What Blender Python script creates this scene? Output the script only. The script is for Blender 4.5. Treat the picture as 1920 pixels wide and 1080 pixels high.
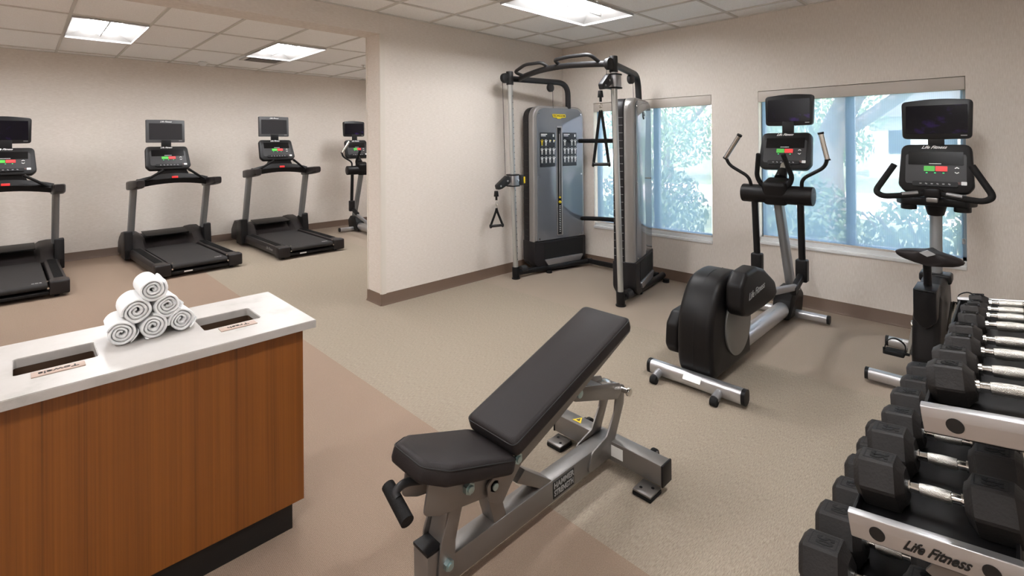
import bpy, bmesh, math, random
from mathutils import Vector, Matrix, Euler
random.seed(7)
sc = bpy.context.scene
C = sc.collection
PI = math.pi
for o in list(bpy.data.objects): bpy.data.objects.remove(o)

# ------------------------------------------------------------------ camera
F_PX, CY = 930.75, 265.27
cam_d = bpy.data.cameras.new('camera'); cam = bpy.data.objects.new('camera', cam_d); C.objects.link(cam)
cam_d.sensor_width = 36; cam_d.lens = F_PX/1920*36; cam_d.shift_y = -(540-CY)/1920
cam_d.clip_start = .05
yaw, pit, rol = (math.radians(a) for a in (44.7115, .1298, -.4711))
fw = Vector((math.sin(yaw)*math.cos(pit), math.cos(yaw)*math.cos(pit), math.sin(pit)))
rt = fw.cross(Vector((0, 0, 1))).normalized(); up = rt.cross(fw)
rt, up = rt*math.cos(rol)+up*math.sin(rol), up*math.cos(rol)-rt*math.sin(rol)
M = Matrix((rt, up, -fw)).transposed().to_4x4(); M.translation = (-5.0802, -4.1796, 1.5209)
cam.matrix_world = M
sc.camera = cam

# ------------------------------------------------------------------ light & exposure
sc.view_settings.view_transform = 'Standard'; sc.view_settings.look = 'None'
sc.view_settings.gamma = 1; sc.view_settings.use_curve_mapping = False
sc.view_settings.exposure = 0.0
LAMP = 56.0                      # radiance of the troffer lenses
w = bpy.data.worlds.new('daylight'); sc.world = w; w.use_nodes = True
bgn = w.node_tree.nodes['Background']; bgn.inputs[0].default_value = (.93, .97, 1, 1); bgn.inputs[1].default_value = 6.5
sun_d = bpy.data.lights.new('sun', 'SUN'); sun_d.energy = 14; sun_d.angle = .02; sun_d.color = (1, .96, .88)
sun = bpy.data.objects.new('sun', sun_d); C.objects.link(sun)
sun.rotation_euler = Vector((-.55, -.25, .8)).to_track_quat('Z', 'Y').to_euler()

# ------------------------------------------------------------------ materials
def s2l(c):
    return tuple(((v/255)/12.92 if v/255 <= .04045 else ((v/255+.055)/1.055)**2.4) for v in c)
MATS = {}
def mat(name, rgb, rough=.5, metal=0., spec=.5, coat=0., emit=0., bump=None, lin=False):
    if name in MATS: return MATS[name]
    m = bpy.data.materials.new(name); m.use_nodes = True; nt = m.node_tree
    b = nt.nodes['Principled BSDF']; c = tuple(rgb) if lin else s2l(rgb)
    b.inputs['Base Color'].default_value = (*c, 1); b.inputs['Roughness'].default_value = rough
    b.inputs['Metallic'].default_value = metal; b.inputs['Specular IOR Level'].default_value = spec
    b.inputs['Coat Weight'].default_value = coat; b.inputs['Coat Roughness'].default_value = .08
    if emit:
        b.inputs['Emission Color'].default_value = (*c, 1); b.inputs['Emission Strength'].default_value = emit
    tc = nt.nodes.new('ShaderNodeTexCoord'); nz = nt.nodes.new('ShaderNodeTexNoise')
    sc_, st = bump if bump else (60, .02)
    nz.inputs['Scale'].default_value = sc_
    nt.links.new(tc.outputs['Object'], nz.inputs['Vector'])
    bp = nt.nodes.new('ShaderNodeBump'); bp.inputs['Strength'].default_value = st; bp.inputs['Distance'].default_value = .01
    nt.links.new(nz.outputs['Fac'], bp.inputs['Height']); nt.links.new(bp.outputs[0], b.inputs['Normal'])
    MATS[name] = m
    return m

def nodes_mat(name):
    m = bpy.data.materials.new(name); m.use_nodes = True; MATS[name] = m
    return m, m.node_tree, m.node_tree.nodes['Principled BSDF']
def N(nt, t, **kw):
    n = nt.nodes.new(t)
    for k, v in kw.items():
        if k[0] == '_': setattr(n, k[1:], v)
        else: n.inputs[k.replace('__', ' ')].default_value = v
    return n
def mixc(nt, fac, a, b):
    n = nt.nodes.new('ShaderNodeMix'); n.data_type = 'RGBA'
    for sock, v in ((n.inputs[0], fac), (n.inputs[6], a), (n.inputs[7], b)):
        if isinstance(v, bpy.types.NodeSocket): nt.links.new(v, sock)
        elif isinstance(v, (int, float)): sock.default_value = v
        else: sock.default_value = (*v, 1)
    return n.outputs[2]
def math_(nt, op, a, b=0., c=0.):
    n = nt.nodes.new('ShaderNodeMath'); n.operation = op
    for i, v in enumerate((a, b, c)):
        if isinstance(v, bpy.types.NodeSocket): nt.links.new(v, n.inputs[i])
        else: n.inputs[i].default_value = v
    return n.outputs[0]
def mapping(nt, scale, coord='Object', rot=(0, 0, 0)):
    tc = nt.nodes.new('ShaderNodeTexCoord'); mp = nt.nodes.new('ShaderNodeMapping')
    mp.inputs['Scale'].default_value = scale; mp.inputs['Rotation'].default_value = rot
    nt.links.new(tc.outputs[coord], mp.inputs[0]); return mp.outputs[0]
def noise(nt, vec, scale, detail=2., rough=.5):
    n = N(nt, 'ShaderNodeTexNoise', Scale=scale, Detail=detail, Roughness=rough)
    nt.links.new(vec, n.inputs['Vector']); return n.outputs['Fac']
def ramp(nt, fac, stops):
    n = nt.nodes.new('ShaderNodeValToRGB'); nt.links.new(fac, n.inputs[0]); e = n.color_ramp.elements
    while len(e) < len(stops): e.new(.5)
    for i, (p, c) in enumerate(stops):
        e[i].position = p; e[i].color = (*c, 1) if len(c) == 3 else c
    return n.outputs[0]
def bump(nt, b, h, st, d=.01):
    bp = nt.nodes.new('ShaderNodeBump'); bp.inputs['Strength'].default_value = st; bp.inputs['Distance'].default_value = d
    nt.links.new(h, bp.inputs['Height']); nt.links.new(bp.outputs[0], b.inputs['Normal'])

# carpet: a streaky light band between two ribbed brown fields
def carpet_mat():
    m, nt, b = nodes_mat('carpet')
    tc = nt.nodes.new('ShaderNodeTexCoord'); sx = nt.nodes.new('ShaderNodeSeparateXYZ')
    nt.links.new(tc.outputs['Object'], sx.inputs[0]); X, Y = sx.outputs[0], sx.outputs[1]
    inb = math_(nt, 'MULTIPLY', math_(nt, 'GREATER_THAN', X, -3.52), math_(nt, 'LESS_THAN', X, -1.48))
    st = noise(nt, mapping(nt, (14, 110, 1)), 3.2, 4, .7)
    big = noise(nt, mapping(nt, (1, 1, 1)), 1.3, 2)
    light = ramp(nt, st, [(.30, s2l((118, 106, 93))), (.5, s2l((147, 134, 119))), (.70, s2l((166, 153, 137)))])
    wv = N(nt, 'ShaderNodeTexWave', Scale=1.0, Distortion=1.2, Detail=1., _bands_direction='Y')
    nt.links.new(mapping(nt, (75, 75, 1)), wv.inputs['Vector'])
    wv2 = N(nt, 'ShaderNodeTexWave', Scale=1.0, Distortion=1.2, Detail=1., _bands_direction='X')
    nt.links.new(mapping(nt, (60, 60, 1)), wv2.inputs['Vector'])
    weave = math_(nt, 'MULTIPLY', wv.outputs['Fac'], wv2.outputs['Fac'])
    fine = noise(nt, mapping(nt, (120, 120, 1)), 2.0, 3, .7)
    brown = ramp(nt, fine, [(.3, s2l((119, 101, 87))), (.7, s2l((159, 137, 120)))])
    brown = mixc(nt, math_(nt, 'MULTIPLY', weave, .6), brown, s2l((175, 150, 133)))
    # single planks differ a little in tone
    pl = noise(nt, mapping(nt, (.9, .25, 1)), 1.0, 0)
    brown = mixc(nt, ramp(nt, pl, [(.35, (0, 0, 0)), (.65, (.35, .35, .35))]), brown, s2l((132, 118, 102)))
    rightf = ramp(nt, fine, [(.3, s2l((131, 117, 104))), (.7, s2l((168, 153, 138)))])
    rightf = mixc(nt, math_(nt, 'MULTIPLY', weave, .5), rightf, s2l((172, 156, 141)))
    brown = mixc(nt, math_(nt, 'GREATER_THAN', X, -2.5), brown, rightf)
    light = mixc(nt, math_(nt, 'MULTIPLY', weave, .35), light, s2l((182, 172, 157)))
    col = mixc(nt, inb, brown, light)
    nt.links.new(col, b.inputs['Base Color']); b.inputs['Roughness'].default_value = .95
    b.inputs['Specular IOR Level'].default_value = .15
    h = math_(nt, 'ADD', weave, math_(nt, 'MULTIPLY', st, 1.2))
    bump(nt, b, math_(nt, 'ADD', h, fine), .4, .003)
    return m
def wall_mat(name, horiz):
    m, nt, b = nodes_mat(name)
    sc_ = (50, 50, 5) if not horiz else (6, 6, 60)
    st = noise(nt, mapping(nt, sc_), 4, 3, .6); bl = noise(nt, mapping(nt, (40, 40, 40)), 1, 3, .6)
    f = math_(nt, 'ADD', math_(nt, 'MULTIPLY', st, .8), math_(nt, 'MULTIPLY', bl, .2))
    c = ramp(nt, f, [(.36, s2l((213, 203, 193))), (.52, s2l((220, 211, 202))), (.66, s2l((227, 219, 211)))])
    nt.links.new(c, b.inputs['Base Color']); b.inputs['Roughness'].default_value = .62
    b.inputs['Specular IOR Level'].default_value = .3
    bump(nt, b, st, .12, .003)
    return m
def tile_mat():
    m, nt, b = nodes_mat('acoustic tile')
    n = noise(nt, mapping(nt, (1, 1, 1)), 160, 3, .7)
    nt.links.new(ramp(nt, n, [(.35, s2l((236, 234, 231))), (.6, s2l((250, 249, 247)))]), b.inputs['Base Color'])
    b.inputs['Roughness'].default_value = .9; bump(nt, b, n, .3, .003)
    return m
def wood_mat():
    m, nt, b = nodes_mat('teak veneer')
    a = noise(nt, mapping(nt, (110, 110, .5)), 1.6, 5, .7); c = noise(nt, mapping(nt, (14, 14, .1)), 1.0, 2, .5)
    f = math_(nt, 'ADD', math_(nt, 'MULTIPLY', a, .55), math_(nt, 'MULTIPLY', c, .45))
    col = ramp(nt, f, [(.30, s2l((84, 45, 14))), (.44, s2l((120, 69, 24))), (.55, s2l((130, 76, 27))), (.72, s2l((140, 84, 33)))])
    nt.links.new(col, b.inputs['Base Color']); b.inputs['Roughness'].default_value = .42
    bump(nt, b, a, .06, .002); return m
def quartz_mat():
    m, nt, b = nodes_mat('white quartz')
    n = noise(nt, mapping(nt, (1, 1, 1)), 7, 6, .6)
    nt.links.new(ramp(nt, n, [(.3, s2l((164, 160, 154))), (.45, s2l((178, 173, 168))), (.7, s2l((183, 178, 174)))]), b.inputs['Base Color'])
    b.inputs['Specular IOR Level'].default_value = .25; b.inputs['Roughness'].default_value = .35; return m
def brushed(name, rgb, rough=.32, metal=.85, sc_=(2, 2, 220)):
    m, nt, b = nodes_mat(name)
    n = noise(nt, mapping(nt, sc_), 2, 2)
    b.inputs['Base Color'].default_value = (*s2l(rgb), 1); b.inputs['Metallic'].default_value = metal
    r = nt.nodes.new('ShaderNodeMapRange'); nt.links.new(n, r.inputs[0]); r.inputs[3].default_value = rough-.07; r.inputs[4].default_value = rough+.09
    nt.links.new(r.outputs[0], b.inputs['Roughness']); return m
def towel_mat():
    m, nt, b = nodes_mat('white terry')
    n = noise(nt, mapping(nt, (1, 1, 1)), 900, 2, .7); n2 = noise(nt, mapping(nt, (1, 1, 1)), 60, 2)
    b.inputs['Base Color'].default_value = (*s2l((240, 240, 240)), 1); b.inputs['Roughness'].default_value = .95
    b.inputs['Sheen Weight'].default_value = .3
    bump(nt, b, math_(nt, 'ADD', n, n2), .5, .003); return m
def knurl_mat():
    m, nt, b = nodes_mat('knurled chrome')
    v = N(nt, 'ShaderNodeTexVoronoi', Scale=500.); nt.links.new(mapping(nt, (1, 1, 1)), v.inputs['Vector'])
    b.inputs['Base Color'].default_value = (*s2l((190, 187, 180)), 1); b.inputs['Metallic'].default_value = 1
    b.inputs['Roughness'].default_value = .32; bump(nt, b, v.outputs['Distance'], .5, .002); return m
def shade_mat():
    m, nt, b = nodes_mat('solar screen fabric')
    out = nt.nodes['Material Output']; nt.nodes.remove(b)
    wv = N(nt, 'ShaderNodeTexWave', Scale=26., Distortion=0., _bands_direction='Y')
    nt.links.new(mapping(nt, (1, 1, 1)), wv.inputs['Vector'])
    tr = nt.nodes.new('ShaderNodeBsdfTransparent'); tr.inputs[0].default_value = (1, .95, .98, 1)
    tl = nt.nodes.new('ShaderNodeBsdfTranslucent'); tl.inputs[0].default_value = (*s2l((166, 196, 226)), 1)
    df = nt.nodes.new('ShaderNodeBsdfDiffuse'); df.inputs[0].default_value = (*s2l((120, 150, 168)), 1)
    m1 = nt.nodes.new('ShaderNodeMixShader'); m1.inputs[0].default_value = .45
    nt.links.new(tl.outputs[0], m1.inputs[1]); nt.links.new(df.outputs[0], m1.inputs[2])
    m2 = nt.nodes.new('ShaderNodeMixShader')
    f = math_(nt, 'MULTIPLY_ADD', wv.outputs['Fac'], .08, .50)
    nt.links.new(f, m2.inputs[0]); nt.links.new(tr.outputs[0], m2.inputs[1]); nt.links.new(m1.outputs[0], m2.inputs[2])
    nt.links.new(m2.outputs[0], out.inputs[0]); return m
def glass_mat():
    m, nt, b = nodes_mat('window glass')
    b.inputs['Base Color'].default_value = (1, 1, 1, 1); b.inputs['Roughness'].default_value = 0
    b.inputs['Transmission Weight'].default_value = 1; b.inputs['IOR'].default_value = 1.02
    return m
def leaf_mat(name, a, c):
    m, nt, b = nodes_mat(name)
    n = noise(nt, mapping(nt, (1, 1, 1)), 5, 3)
    nt.links.new(ramp(nt, n, [(.35, s2l(a)), (.65, s2l(c))]), b.inputs['Base Color']); b.inputs['Roughness'].default_value = .6
    return m
def screen_mat(name, purple):
    m, nt, b = nodes_mat(name)
    b.inputs['Base Color'].default_value = (*s2l((14, 12, 20)), 1); b.inputs['Roughness'].default_value = .16; b.inputs['Specular IOR Level'].default_value = .2
    n = noise(nt, mapping(nt, (6, 6, 9)), 1.2, 3, .6)
    e = ramp(nt, n, [(.57, (0, 0, 0)), (.68, tuple(v*purple for v in (.05, .015, .16)))])
    nt.links.new(e, b.inputs['Emission Color']); b.inputs['Emission Strength'].default_value = .5
    return m

CARPET = carpet_mat(); WALLH = wall_mat('wallpaper horizontal', True); WALLV = wall_mat('wallpaper vertical', False)
TILE = tile_mat(); WOOD = wood_mat(); QUARTZ = quartz_mat(); TOWEL = towel_mat(); KNURL = knurl_mat()
SHADE = shade_mat(); GLASS = glass_mat()
GRID = mat('ceiling grid white', (206, 202, 195), .6)
BASE = mat('vinyl baseboard', (104, 84, 70), .55)
WTRIM = mat('corner trim', (214, 206, 195), .4)
VALANCE = mat('shade cassette', (192, 183, 174), .5)
ALU = mat('window aluminium', (150, 165, 178), .4, .3)
SILL = mat('white sill', (225, 226, 226), .35)
BLK = mat('black plastic', (20, 19, 20), .42, spec=.25)
BLKG = mat('satin black shell', (20, 18, 18), .44, spec=.22, bump=(300, .02))
DGREY = mat('dark grey plastic', (48, 46, 46), .45, spec=.3)
PANEL = mat('console panel grey', (50, 49, 50), .4, spec=.3)
RUB = mat('rubber', (20, 19, 19), .75, spec=.25, bump=(200, .15))
HEXB = mat('cast rubber hex', (33, 30, 29), .6, spec=.3, bump=(120, .12))
HEXI = mat('recessed number plate', (58, 58, 60), .45, spec=.4)
NUMB = mat('raised number', (16, 15, 15), .5, spec=.2)
VINYL = mat('black upholstery vinyl', (40, 36, 36), .5, spec=.16, bump=(420, .12))
SEAM = mat('upholstery seam', (14, 13, 13), .6)
SILV = mat('silver powder coat', (160, 160, 162), .33, .7)
SILVD = mat('platinum frame coat', (128, 124, 121), .36, .65, bump=(500, .05))
SILVT = brushed('brushed aluminium', (196, 196, 198), .3, .85, (200, 2, 2))
CHROME = mat('chrome', (212, 210, 206), .14, 1.)
ZINC = mat('zinc bolt', (168, 190, 192), .3, .9)
GRAPH = mat('graphite tube', (44, 43, 44), .45, .2, spec=.3)
GPANEL = mat('glossy grey panel', (112, 117, 124), .12, .25, spec=.6, coat=.5, bump=(1, 0.))
GFRAME = mat('metallic grey frame', (150, 147, 145), .4, .45)
SPINE = mat('black spine', (34, 32, 34), .42, spec=.25)
WHT = mat('white print', (232, 232, 230), .5)
LGT = mat('grey print', (150, 150, 150), .5)
BLKP = mat('black print', (14, 14, 14), .5)
RED = mat('red label', (215, 40, 40), .4, emit=.25)
GREEN = mat('green key', (70, 170, 60), .4, emit=.35)
REDK = mat('red key', (220, 50, 50), .4, emit=.35)
GLED = mat('green led', (40, 200, 110), .4, emit=.8)
YEL = mat('yellow label', (222, 196, 30), .45)
DISP = mat('glossy display', (10, 9, 11), .18, spec=.3)
BELT = mat('running belt', (46, 44, 44), .7, spec=.25, bump=(500, .12))
HOOD = mat('treadmill shroud', (36, 32, 32), .42, spec=.32, bump=(300, .04))
RAILG = mat('treadmill upright', (142, 144, 146), .38, .6)
TAUPE = mat('taupe plaque', (168, 146, 133), .5)
BLACK = mat('dark void', (8, 7, 7), .8)
TVF = mat('tv frame', (22, 21, 22), .38, spec=.3)
TVFG = mat('tv frame grey', (64, 64, 66), .42)
LENS = mat('troffer lens', (252, 253, 255), .5, emit=LAMP)
TROF = mat('troffer reflector', (176, 174, 172), .6)

# ------------------------------------------------------------------ geometry helpers
def rounded_poly(pts, r, seg=4):
    """round the corners of a 2-D polygon"""
    out = []; n = len(pts)
    for i in range(n):
        p = Vector(pts[i]); a = Vector(pts[i-1]); b = Vector(pts[(i+1) % n])
        rr = r[i] if isinstance(r, (list, tuple)) else r
        da, db = (a-p), (b-p); la, lb = da.length, db.length
        if rr <= 0 or la < 1e-6 or lb < 1e-6: out.append(p); continue
        da.normalize(); db.normalize()
        ang = max(.05, da.angle(db)); t = min(rr/math.tan(ang/2), la*.49, lb*.49)
        s, e = p+da*t, p+db*t
        for k in range(seg+1):
            u = k/seg
            out.append(s*(1-u)**2 + p*2*u*(1-u) + e*u*u)
    return [(v.x, v.y) for v in out]
def rrect(w, h, r, seg=4, c=(0, 0)):
    return rounded_poly([(c[0]-w/2, c[1]-h/2), (c[0]+w/2, c[1]-h/2), (c[0]+w/2, c[1]+h/2), (c[0]-w/2, c[1]+h/2)], r, seg)
def smooth_path(pts, seg=6):
    P = [Vector(p) for p in pts]
    if len(P) < 3: return P
    out = []
    for i in range(len(P)-1):
        p0 = P[max(i-1, 0)]; p1 = P[i]; p2 = P[i+1]; p3 = P[min(i+2, len(P)-1)]
        for k in range(seg):
            t = k/seg
            out.append(.5*((2*p1)+(-p0+p2)*t+(2*p0-5*p1+4*p2-p3)*t*t+(-p0+3*p1-3*p2+p3)*t**3))
    out.append(P[-1]); return out
def fillet_path(pts, r=.05, seg=6):
    P = [Vector(p) for p in pts]; out = [P[0]]
    for i in range(1, len(P)-1):
        p = P[i]; a = P[i-1]-p; b = P[i+1]-p; ra = min(r, a.length*.45); rb = min(r, b.length*.45)
        s = p+a.normalized()*ra; e = p+b.normalized()*rb
        for k in range(seg+1):
            u = k/seg; out.append(s*(1-u)**2+p*2*u*(1-u)+e*u*u)
    out.append(P[-1]); return out

class MB:
    def __init__(s): s.bm = bmesh.new(); s.M = Matrix.Identity(4)
    def add(s, tb, M=None):
        me = bpy.data.meshes.new('t'); tb.to_mesh(me); tb.free()
        me.transform(s.M @ (M if M else Matrix.Identity(4))); s.bm.from_mesh(me); bpy.data.meshes.remove(me); return s
    def box(s, c, sz, rot=(0, 0, 0), bev=0., seg=2):
        tb = bmesh.new(); bmesh.ops.create_cube(tb, size=1)
        bmesh.ops.scale(tb, vec=sz, verts=tb.verts)
        if bev: bmesh.ops.bevel(tb, geom=tb.edges[:], offset=min(bev, min(sz)*.49), segments=seg, affect='EDGES', profile=.5)
        return s.add(tb, Matrix.Translation(c) @ Euler(rot).to_matrix().to_4x4())
    def prism(s, poly, plane, lo, hi, bev=0., seg=2):
        """extrude a 2-D outline: plane 'yz' runs along x, 'xz' along y, 'xy' along z"""
        tb = bmesh.new()
        def P(a, b, t):
            return {'yz': (t, a, b), 'xz': (a, t, b), 'xy': (a, b, t)}[plane]
        A = [tb.verts.new(P(a, b, lo)) for a, b in poly]; B = [tb.verts.new(P(a, b, hi)) for a, b in poly]
        n = len(poly); f1 = tb.faces.new(A); f2 = tb.faces.new(B)
        for i in range(n): tb.faces.new((A[i], A[(i+1) % n], B[(i+1) % n], B[i]))
        bmesh.ops.recalc_face_normals(tb, faces=tb.faces)
        if bev:
            es = list({e for f in (f1, f2) for e in f.edges})
            bmesh.ops.bevel(tb, geom=es, offset=bev, segments=seg, affect='EDGES', profile=.5)
        return s.add(tb)
    def loft(s, loops, cap=True):
        """skin equal-length closed loops of 3-D points"""
        tb = bmesh.new(); R = [[tb.verts.new(p) for p in L] for L in loops]; n = len(R[0])
        for a, b in zip(R, R[1:]):
            for i in range(n): tb.faces.new((a[i], a[(i+1) % n], b[(i+1) % n], b[i]))
        if cap: tb.faces.new(R[0]); tb.faces.new(R[-1])
        bmesh.ops.recalc_face_normals(tb, faces=tb.faces); return s.add(tb)
    def cyl(s, p0, p1, r, r2=None, n=24, bev=0.):
        p0, p1 = Vector(p0), Vector(p1); d = p1-p0; r2 = r if r2 is None else r2
        tb = bmesh.new(); bmesh.ops.create_cone(tb, cap_ends=True, segments=n, radius1=r, radius2=r2, depth=d.length)
        if bev:
            es = [e for e in tb.edges if abs(e.verts[0].co.z-e.verts[1].co.z) < 1e-6]
            bmesh.ops.bevel(tb, geom=es, offset=bev, segments=2, affect='EDGES', profile=.5)
        return s.add(tb, Matrix.Translation((p0+p1)/2) @ d.to_track_quat('Z', 'Y').to_matrix().to_4x4())
    def tube(s, pts, r, n=14, prof=None, upv=(0, 0, 1)):
        """sweep a circle (or 2-D outline prof) along a path"""
        P = [Vector(p) for p in pts]; L = []; prev = None
        for i, p in enumerate(P):
            d = (P[min(i+1, len(P)-1)]-P[max(i-1, 0)]).normalized()
            if prev is None:
                u = Vector(upv); u = (u-d*u.dot(d))
                if u.length < .05: u = Vector((1, 0, 0)); u = u-d*u.dot(d)
            else: u = prev-d*prev.dot(d)
            u.normalize(); prev = u; v = d.cross(u)
            if prof: L.append([p+v*a+u*b for a, b in prof])
            else:
                rr = r[i] if isinstance(r, (list, tuple)) else r
                L.append([p+(v*math.cos(2*PI*k/n)+u*math.sin(2*PI*k/n))*rr for k in range(n)])
        return s.loft(L)
    def ball(s, c, r, sc_=(1, 1, 1), n=3):
        tb = bmesh.new(); bmesh.ops.create_icosphere(tb, subdivisions=n, radius=r)
        bmesh.ops.scale(tb, vec=sc_, verts=tb.verts); return s.add(tb, Matrix.Translation(c))
    def build(s, name, m, parent=None, ang=35, label=None):
        me = bpy.data.meshes.new(name); s.bm.normal_update(); s.bm.to_mesh(me); s.bm.free()
        me.materials.append(m)
        for p in me.polygons: p.use_smooth = True
        me.set_sharp_from_angle(angle=math.radians(ang))
        o = bpy.data.objects.new(name, me); C.objects.link(o)
        if parent: o.parent = parent
        if label: o['label'] = label
        return o
def thing(name, label, cat, loc=(0, 0, 0), rot=(0, 0, 0), group=None):
    o = bpy.data.objects.new(name, None); C.objects.link(o); o.empty_display_size = .1
    o.location = loc; o.rotation_euler = rot; return tag(o, label, cat, group)
def tag(o, label, cat, group=None, kind=None):
    o['label'] = label; o['category'] = cat
    if group: o['group'] = group
    if kind: o['kind'] = kind
    return o
def struct(mb, name, m, parent=None, ang=35):
    o = mb.build(name, m, parent, ang)
    if not parent: o['kind'] = 'structure'
    return o
def copy_tree(o, parent=None):
    c = o.copy(); C.objects.link(c); c.parent = parent
    for ch in list(o.children): copy_tree(ch, c)
    return c
_txt = {}
def text_mesh(body, shear=0., bold=0.):
    k = (body, shear, bold)
    if k in _txt: return _txt[k]
    cu = bpy.data.curves.new('t', 'FONT'); cu.body = body; cu.size = 1; cu.shear = shear; cu.offset = bold
    cu.align_x = 'CENTER'; cu.align_y = 'CENTER'; cu.extrude = .02; cu.resolution_u = 3
    o = bpy.data.objects.new('t', cu); C.objects.link(o); bpy.context.view_layer.update()
    me = bpy.data.meshes.new_from_object(o.evaluated_get(bpy.context.evaluated_depsgraph_get()))
    bpy.data.objects.remove(o); _txt[k] = me; return me
def text(name, body, m, parent, M, size, shear=0., bold=0., xs=1., depth=.001):
    """lettering as a thin solid; M places its plane, x to the right, y up"""
    me = text_mesh(body, shear, bold).copy(); me.transform(M @ Matrix.Diagonal((size*xs, size, depth/.04, 1)))
    me.materials.clear(); me.materials.append(m)
    o = bpy.data.objects.new(name, me); C.objects.link(o); o.parent = parent; return o
def frame(o, x, y):
    """matrix with origin o, x axis x, y axis y"""
    x = Vector(x).normalized(); y = Vector(y); y = (y-x*y.dot(x)).normalized(); z = x.cross(y)
    m_ = Matrix((x, y, z)).transposed().to_4x4(); m_.translation = o; return m_

# ================================================================== THE ROOM
H = 2.743; G = .6096; A0 = .426; B0 = .2932; FY = 4.637
XL, YR = -7.2, -4.95; OX, TH, OZ = -2.679, .26, 2.554
fl = MB().box((XL/2, (FY+YR)/2, -.05), (-XL+.3, FY-YR+.3, .1)); struct(fl, 'floor', CARPET)
# walls
def wall_with_holes(name, holes, z1, m):
    """window wall in the plane x=0..0.16 with rectangular openings (y0,y1,z0,z1)"""
    ys = sorted({YR-.15, 0.26, FY+.15} | {h[0] for h in holes} | {h[1] for h in holes})
    mb = MB()
    for a, b in zip(ys, ys[1:]):
        hs = [h for h in holes if h[0] <= a+1e-6 and h[1] >= b-1e-6]
        segs = [(-.0, z1)] if not hs else [(0, hs[0][2]), (hs[0][3], z1)]
        for p, q in segs: mb.box((.08, (a+b)/2, (p+q)/2), (.16, b-a, q-p))
    bmesh.ops.remove_doubles(mb.bm, verts=mb.bm.verts, dist=1e-5)
    return struct(mb, name, m)
W1 = (-1.984, -.495, .454, 2.0); W2 = (-3.926, -2.440, .525, 1.998)
wall_with_holes('wall_windows', [W1, W2], 3.0, WALLV)
mb = MB().box((OX/2+.0, TH/2, 1.5), (-OX-.001, TH, 3.0))
mb.box(((OX+XL)/2, TH/2, (OZ+3)/2), (OX-XL, TH, 3-OZ)); struct(mb, 'wall_partition', WALLH)
struct(MB().box((XL/2, FY+.08, 1.5), (-XL+.3, .16, 3)), 'wall_far', WALLH)
struct(MB().box((XL-.08, (FY+YR)/2, 1.5), (.16, FY-YR+.3, 3)), 'wall_left', WALLH)
struct(MB().box((XL/2, YR-.08, 1.5), (-XL+.3, .16, 3)), 'wall_right', WALLH)
# corner guards on the end of the partition
g = MB().box((OX-.002, .012, OZ/2+.05), (.005, .026, OZ-.1)).box((OX+.022, -.002, OZ/2+.05), (.05, .005, OZ-.1))
g.box((OX-.002, TH-.010, OZ/2+.05), (.005, .02, OZ-.1)); struct(g, 'trim_1', WTRIM)
# baseboards with a toe
def base(name, segs):
    mb = MB()
    for (x0, y0), (x1, y1), (nx, ny) in segs:
        L = math.hypot(x1-x0, y1-y0); a = math.atan2(y1-y0, x1-x0)
        M_ = Matrix.Translation((x0, y0, 0)) @ Matrix.Rotation(a, 4, 'Z')
        s = 1 if (-math.sin(a)*nx+math.cos(a)*ny) > 0 else -1
        pr = [(0, 0), (s*.016, 0), (s*.016, .004), (s*.006, .018), (s*.005, .103), (s*.003, .108), (0, .108)]
        mb.M = M_; mb.prism(pr, 'yz', 0, L)
    mb.M = Matrix.Identity(4); return struct(mb, name, BASE)
base('baseboard_partition', [((OX-.006, 0), (0, 0), (0, -1)), ((OX, -.006), (OX, TH+.006), (-1, 0)), ((OX, TH), (0, TH), (0, 1))])
base('baseboard_windows', [((0, YR), (0, 0), (-1, 0)), ((0, TH), (0, FY), (-1, 0))])
base('baseboard_far', [((XL, FY), (0, FY), (0, -1))])
# ceilings: tiles cell by cell (cells of the troffers left open) and the tee grid
troff_main = []     # (x0,x1,y0,y1)
def ceiling(name, gname, xs, ys, openings):
    mb = MB(); gr = MB()
    for a, b in zip(xs, xs[1:]):
        for c, d in zip(ys, ys[1:]):
            cx, cy = (a+b)/2, (c+d)/2
            if any(o[0] < cx < o[1] and o[2] < cy < o[3] for o in openings): continue
            mb.box((cx, cy, H+.02), (b-a, d-c, .018))
    for x in xs:
        for c, d in zip(ys, ys[1:]):
            cy = (c+d)/2
            if any(o[0]+.01 < x < o[1]-.01 and o[2] < cy < o[3] for o in openings): continue
            gr.box((x, cy, H+.006), (.024, d-c, .010))
    for y in ys:
        for a, b in zip(xs, xs[1:]):
            cx = (a+b)/2
            if any(o[2]+.01 < y < o[3]-.01 and o[0] < cx < o[1] for o in openings): continue
            gr.box((cx, y, H+.006), (b-a-.024, .024, .010))
    struct(mb, name, TILE); struct(gr, gname, GRID)
def seq(start, step, stop):
    out = []; v = start
    while (v > stop if step < 0 else v < stop): out.append(v); v += step
    return out
mx = sorted([0]+seq(-B0, -G, XL)+[XL]); my = sorted([0]+seq(-A0, -G, YR)+[YR])
x_ = lambda i: -B0-i*G
y_ = lambda j: -A0-j*G
opm = [(x_(3), x_(1), y_(2), y_(1)), (x_(7), x_(5), y_(2), y_(1)), (x_(5), x_(3), y_(6), y_(5)), (x_(11), x_(9), y_(2), y_(1)), (x_(10), x_(8), y_(6), y_(5))]  # only the first is in view; the others are added to light the room
ceiling('ceiling', 'trim_2', mx, my, opm)
FX0 = -1.065
fx = sorted([0]+[v for v in [FX0-.6135*k for k in range(-1, 11)] if XL < v < 0]+[XL])
fyy = sorted([TH, FY]+[.75, 1.97, 3.19, 4.41])
opf = [(FX0-.6135*(k+1), FX0-.6135*k, 1.97, 3.19) for k in (5, 2, 8)]  # the last of these is out of view, added for even lighting
opf += [(FX0-.6135*0, FX0+.6135, 1.97, 3.19)]  # hidden by the partition, also added for even lighting
ceiling('ceiling_far', 'trim_3', fx, fyy, opf)

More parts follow.
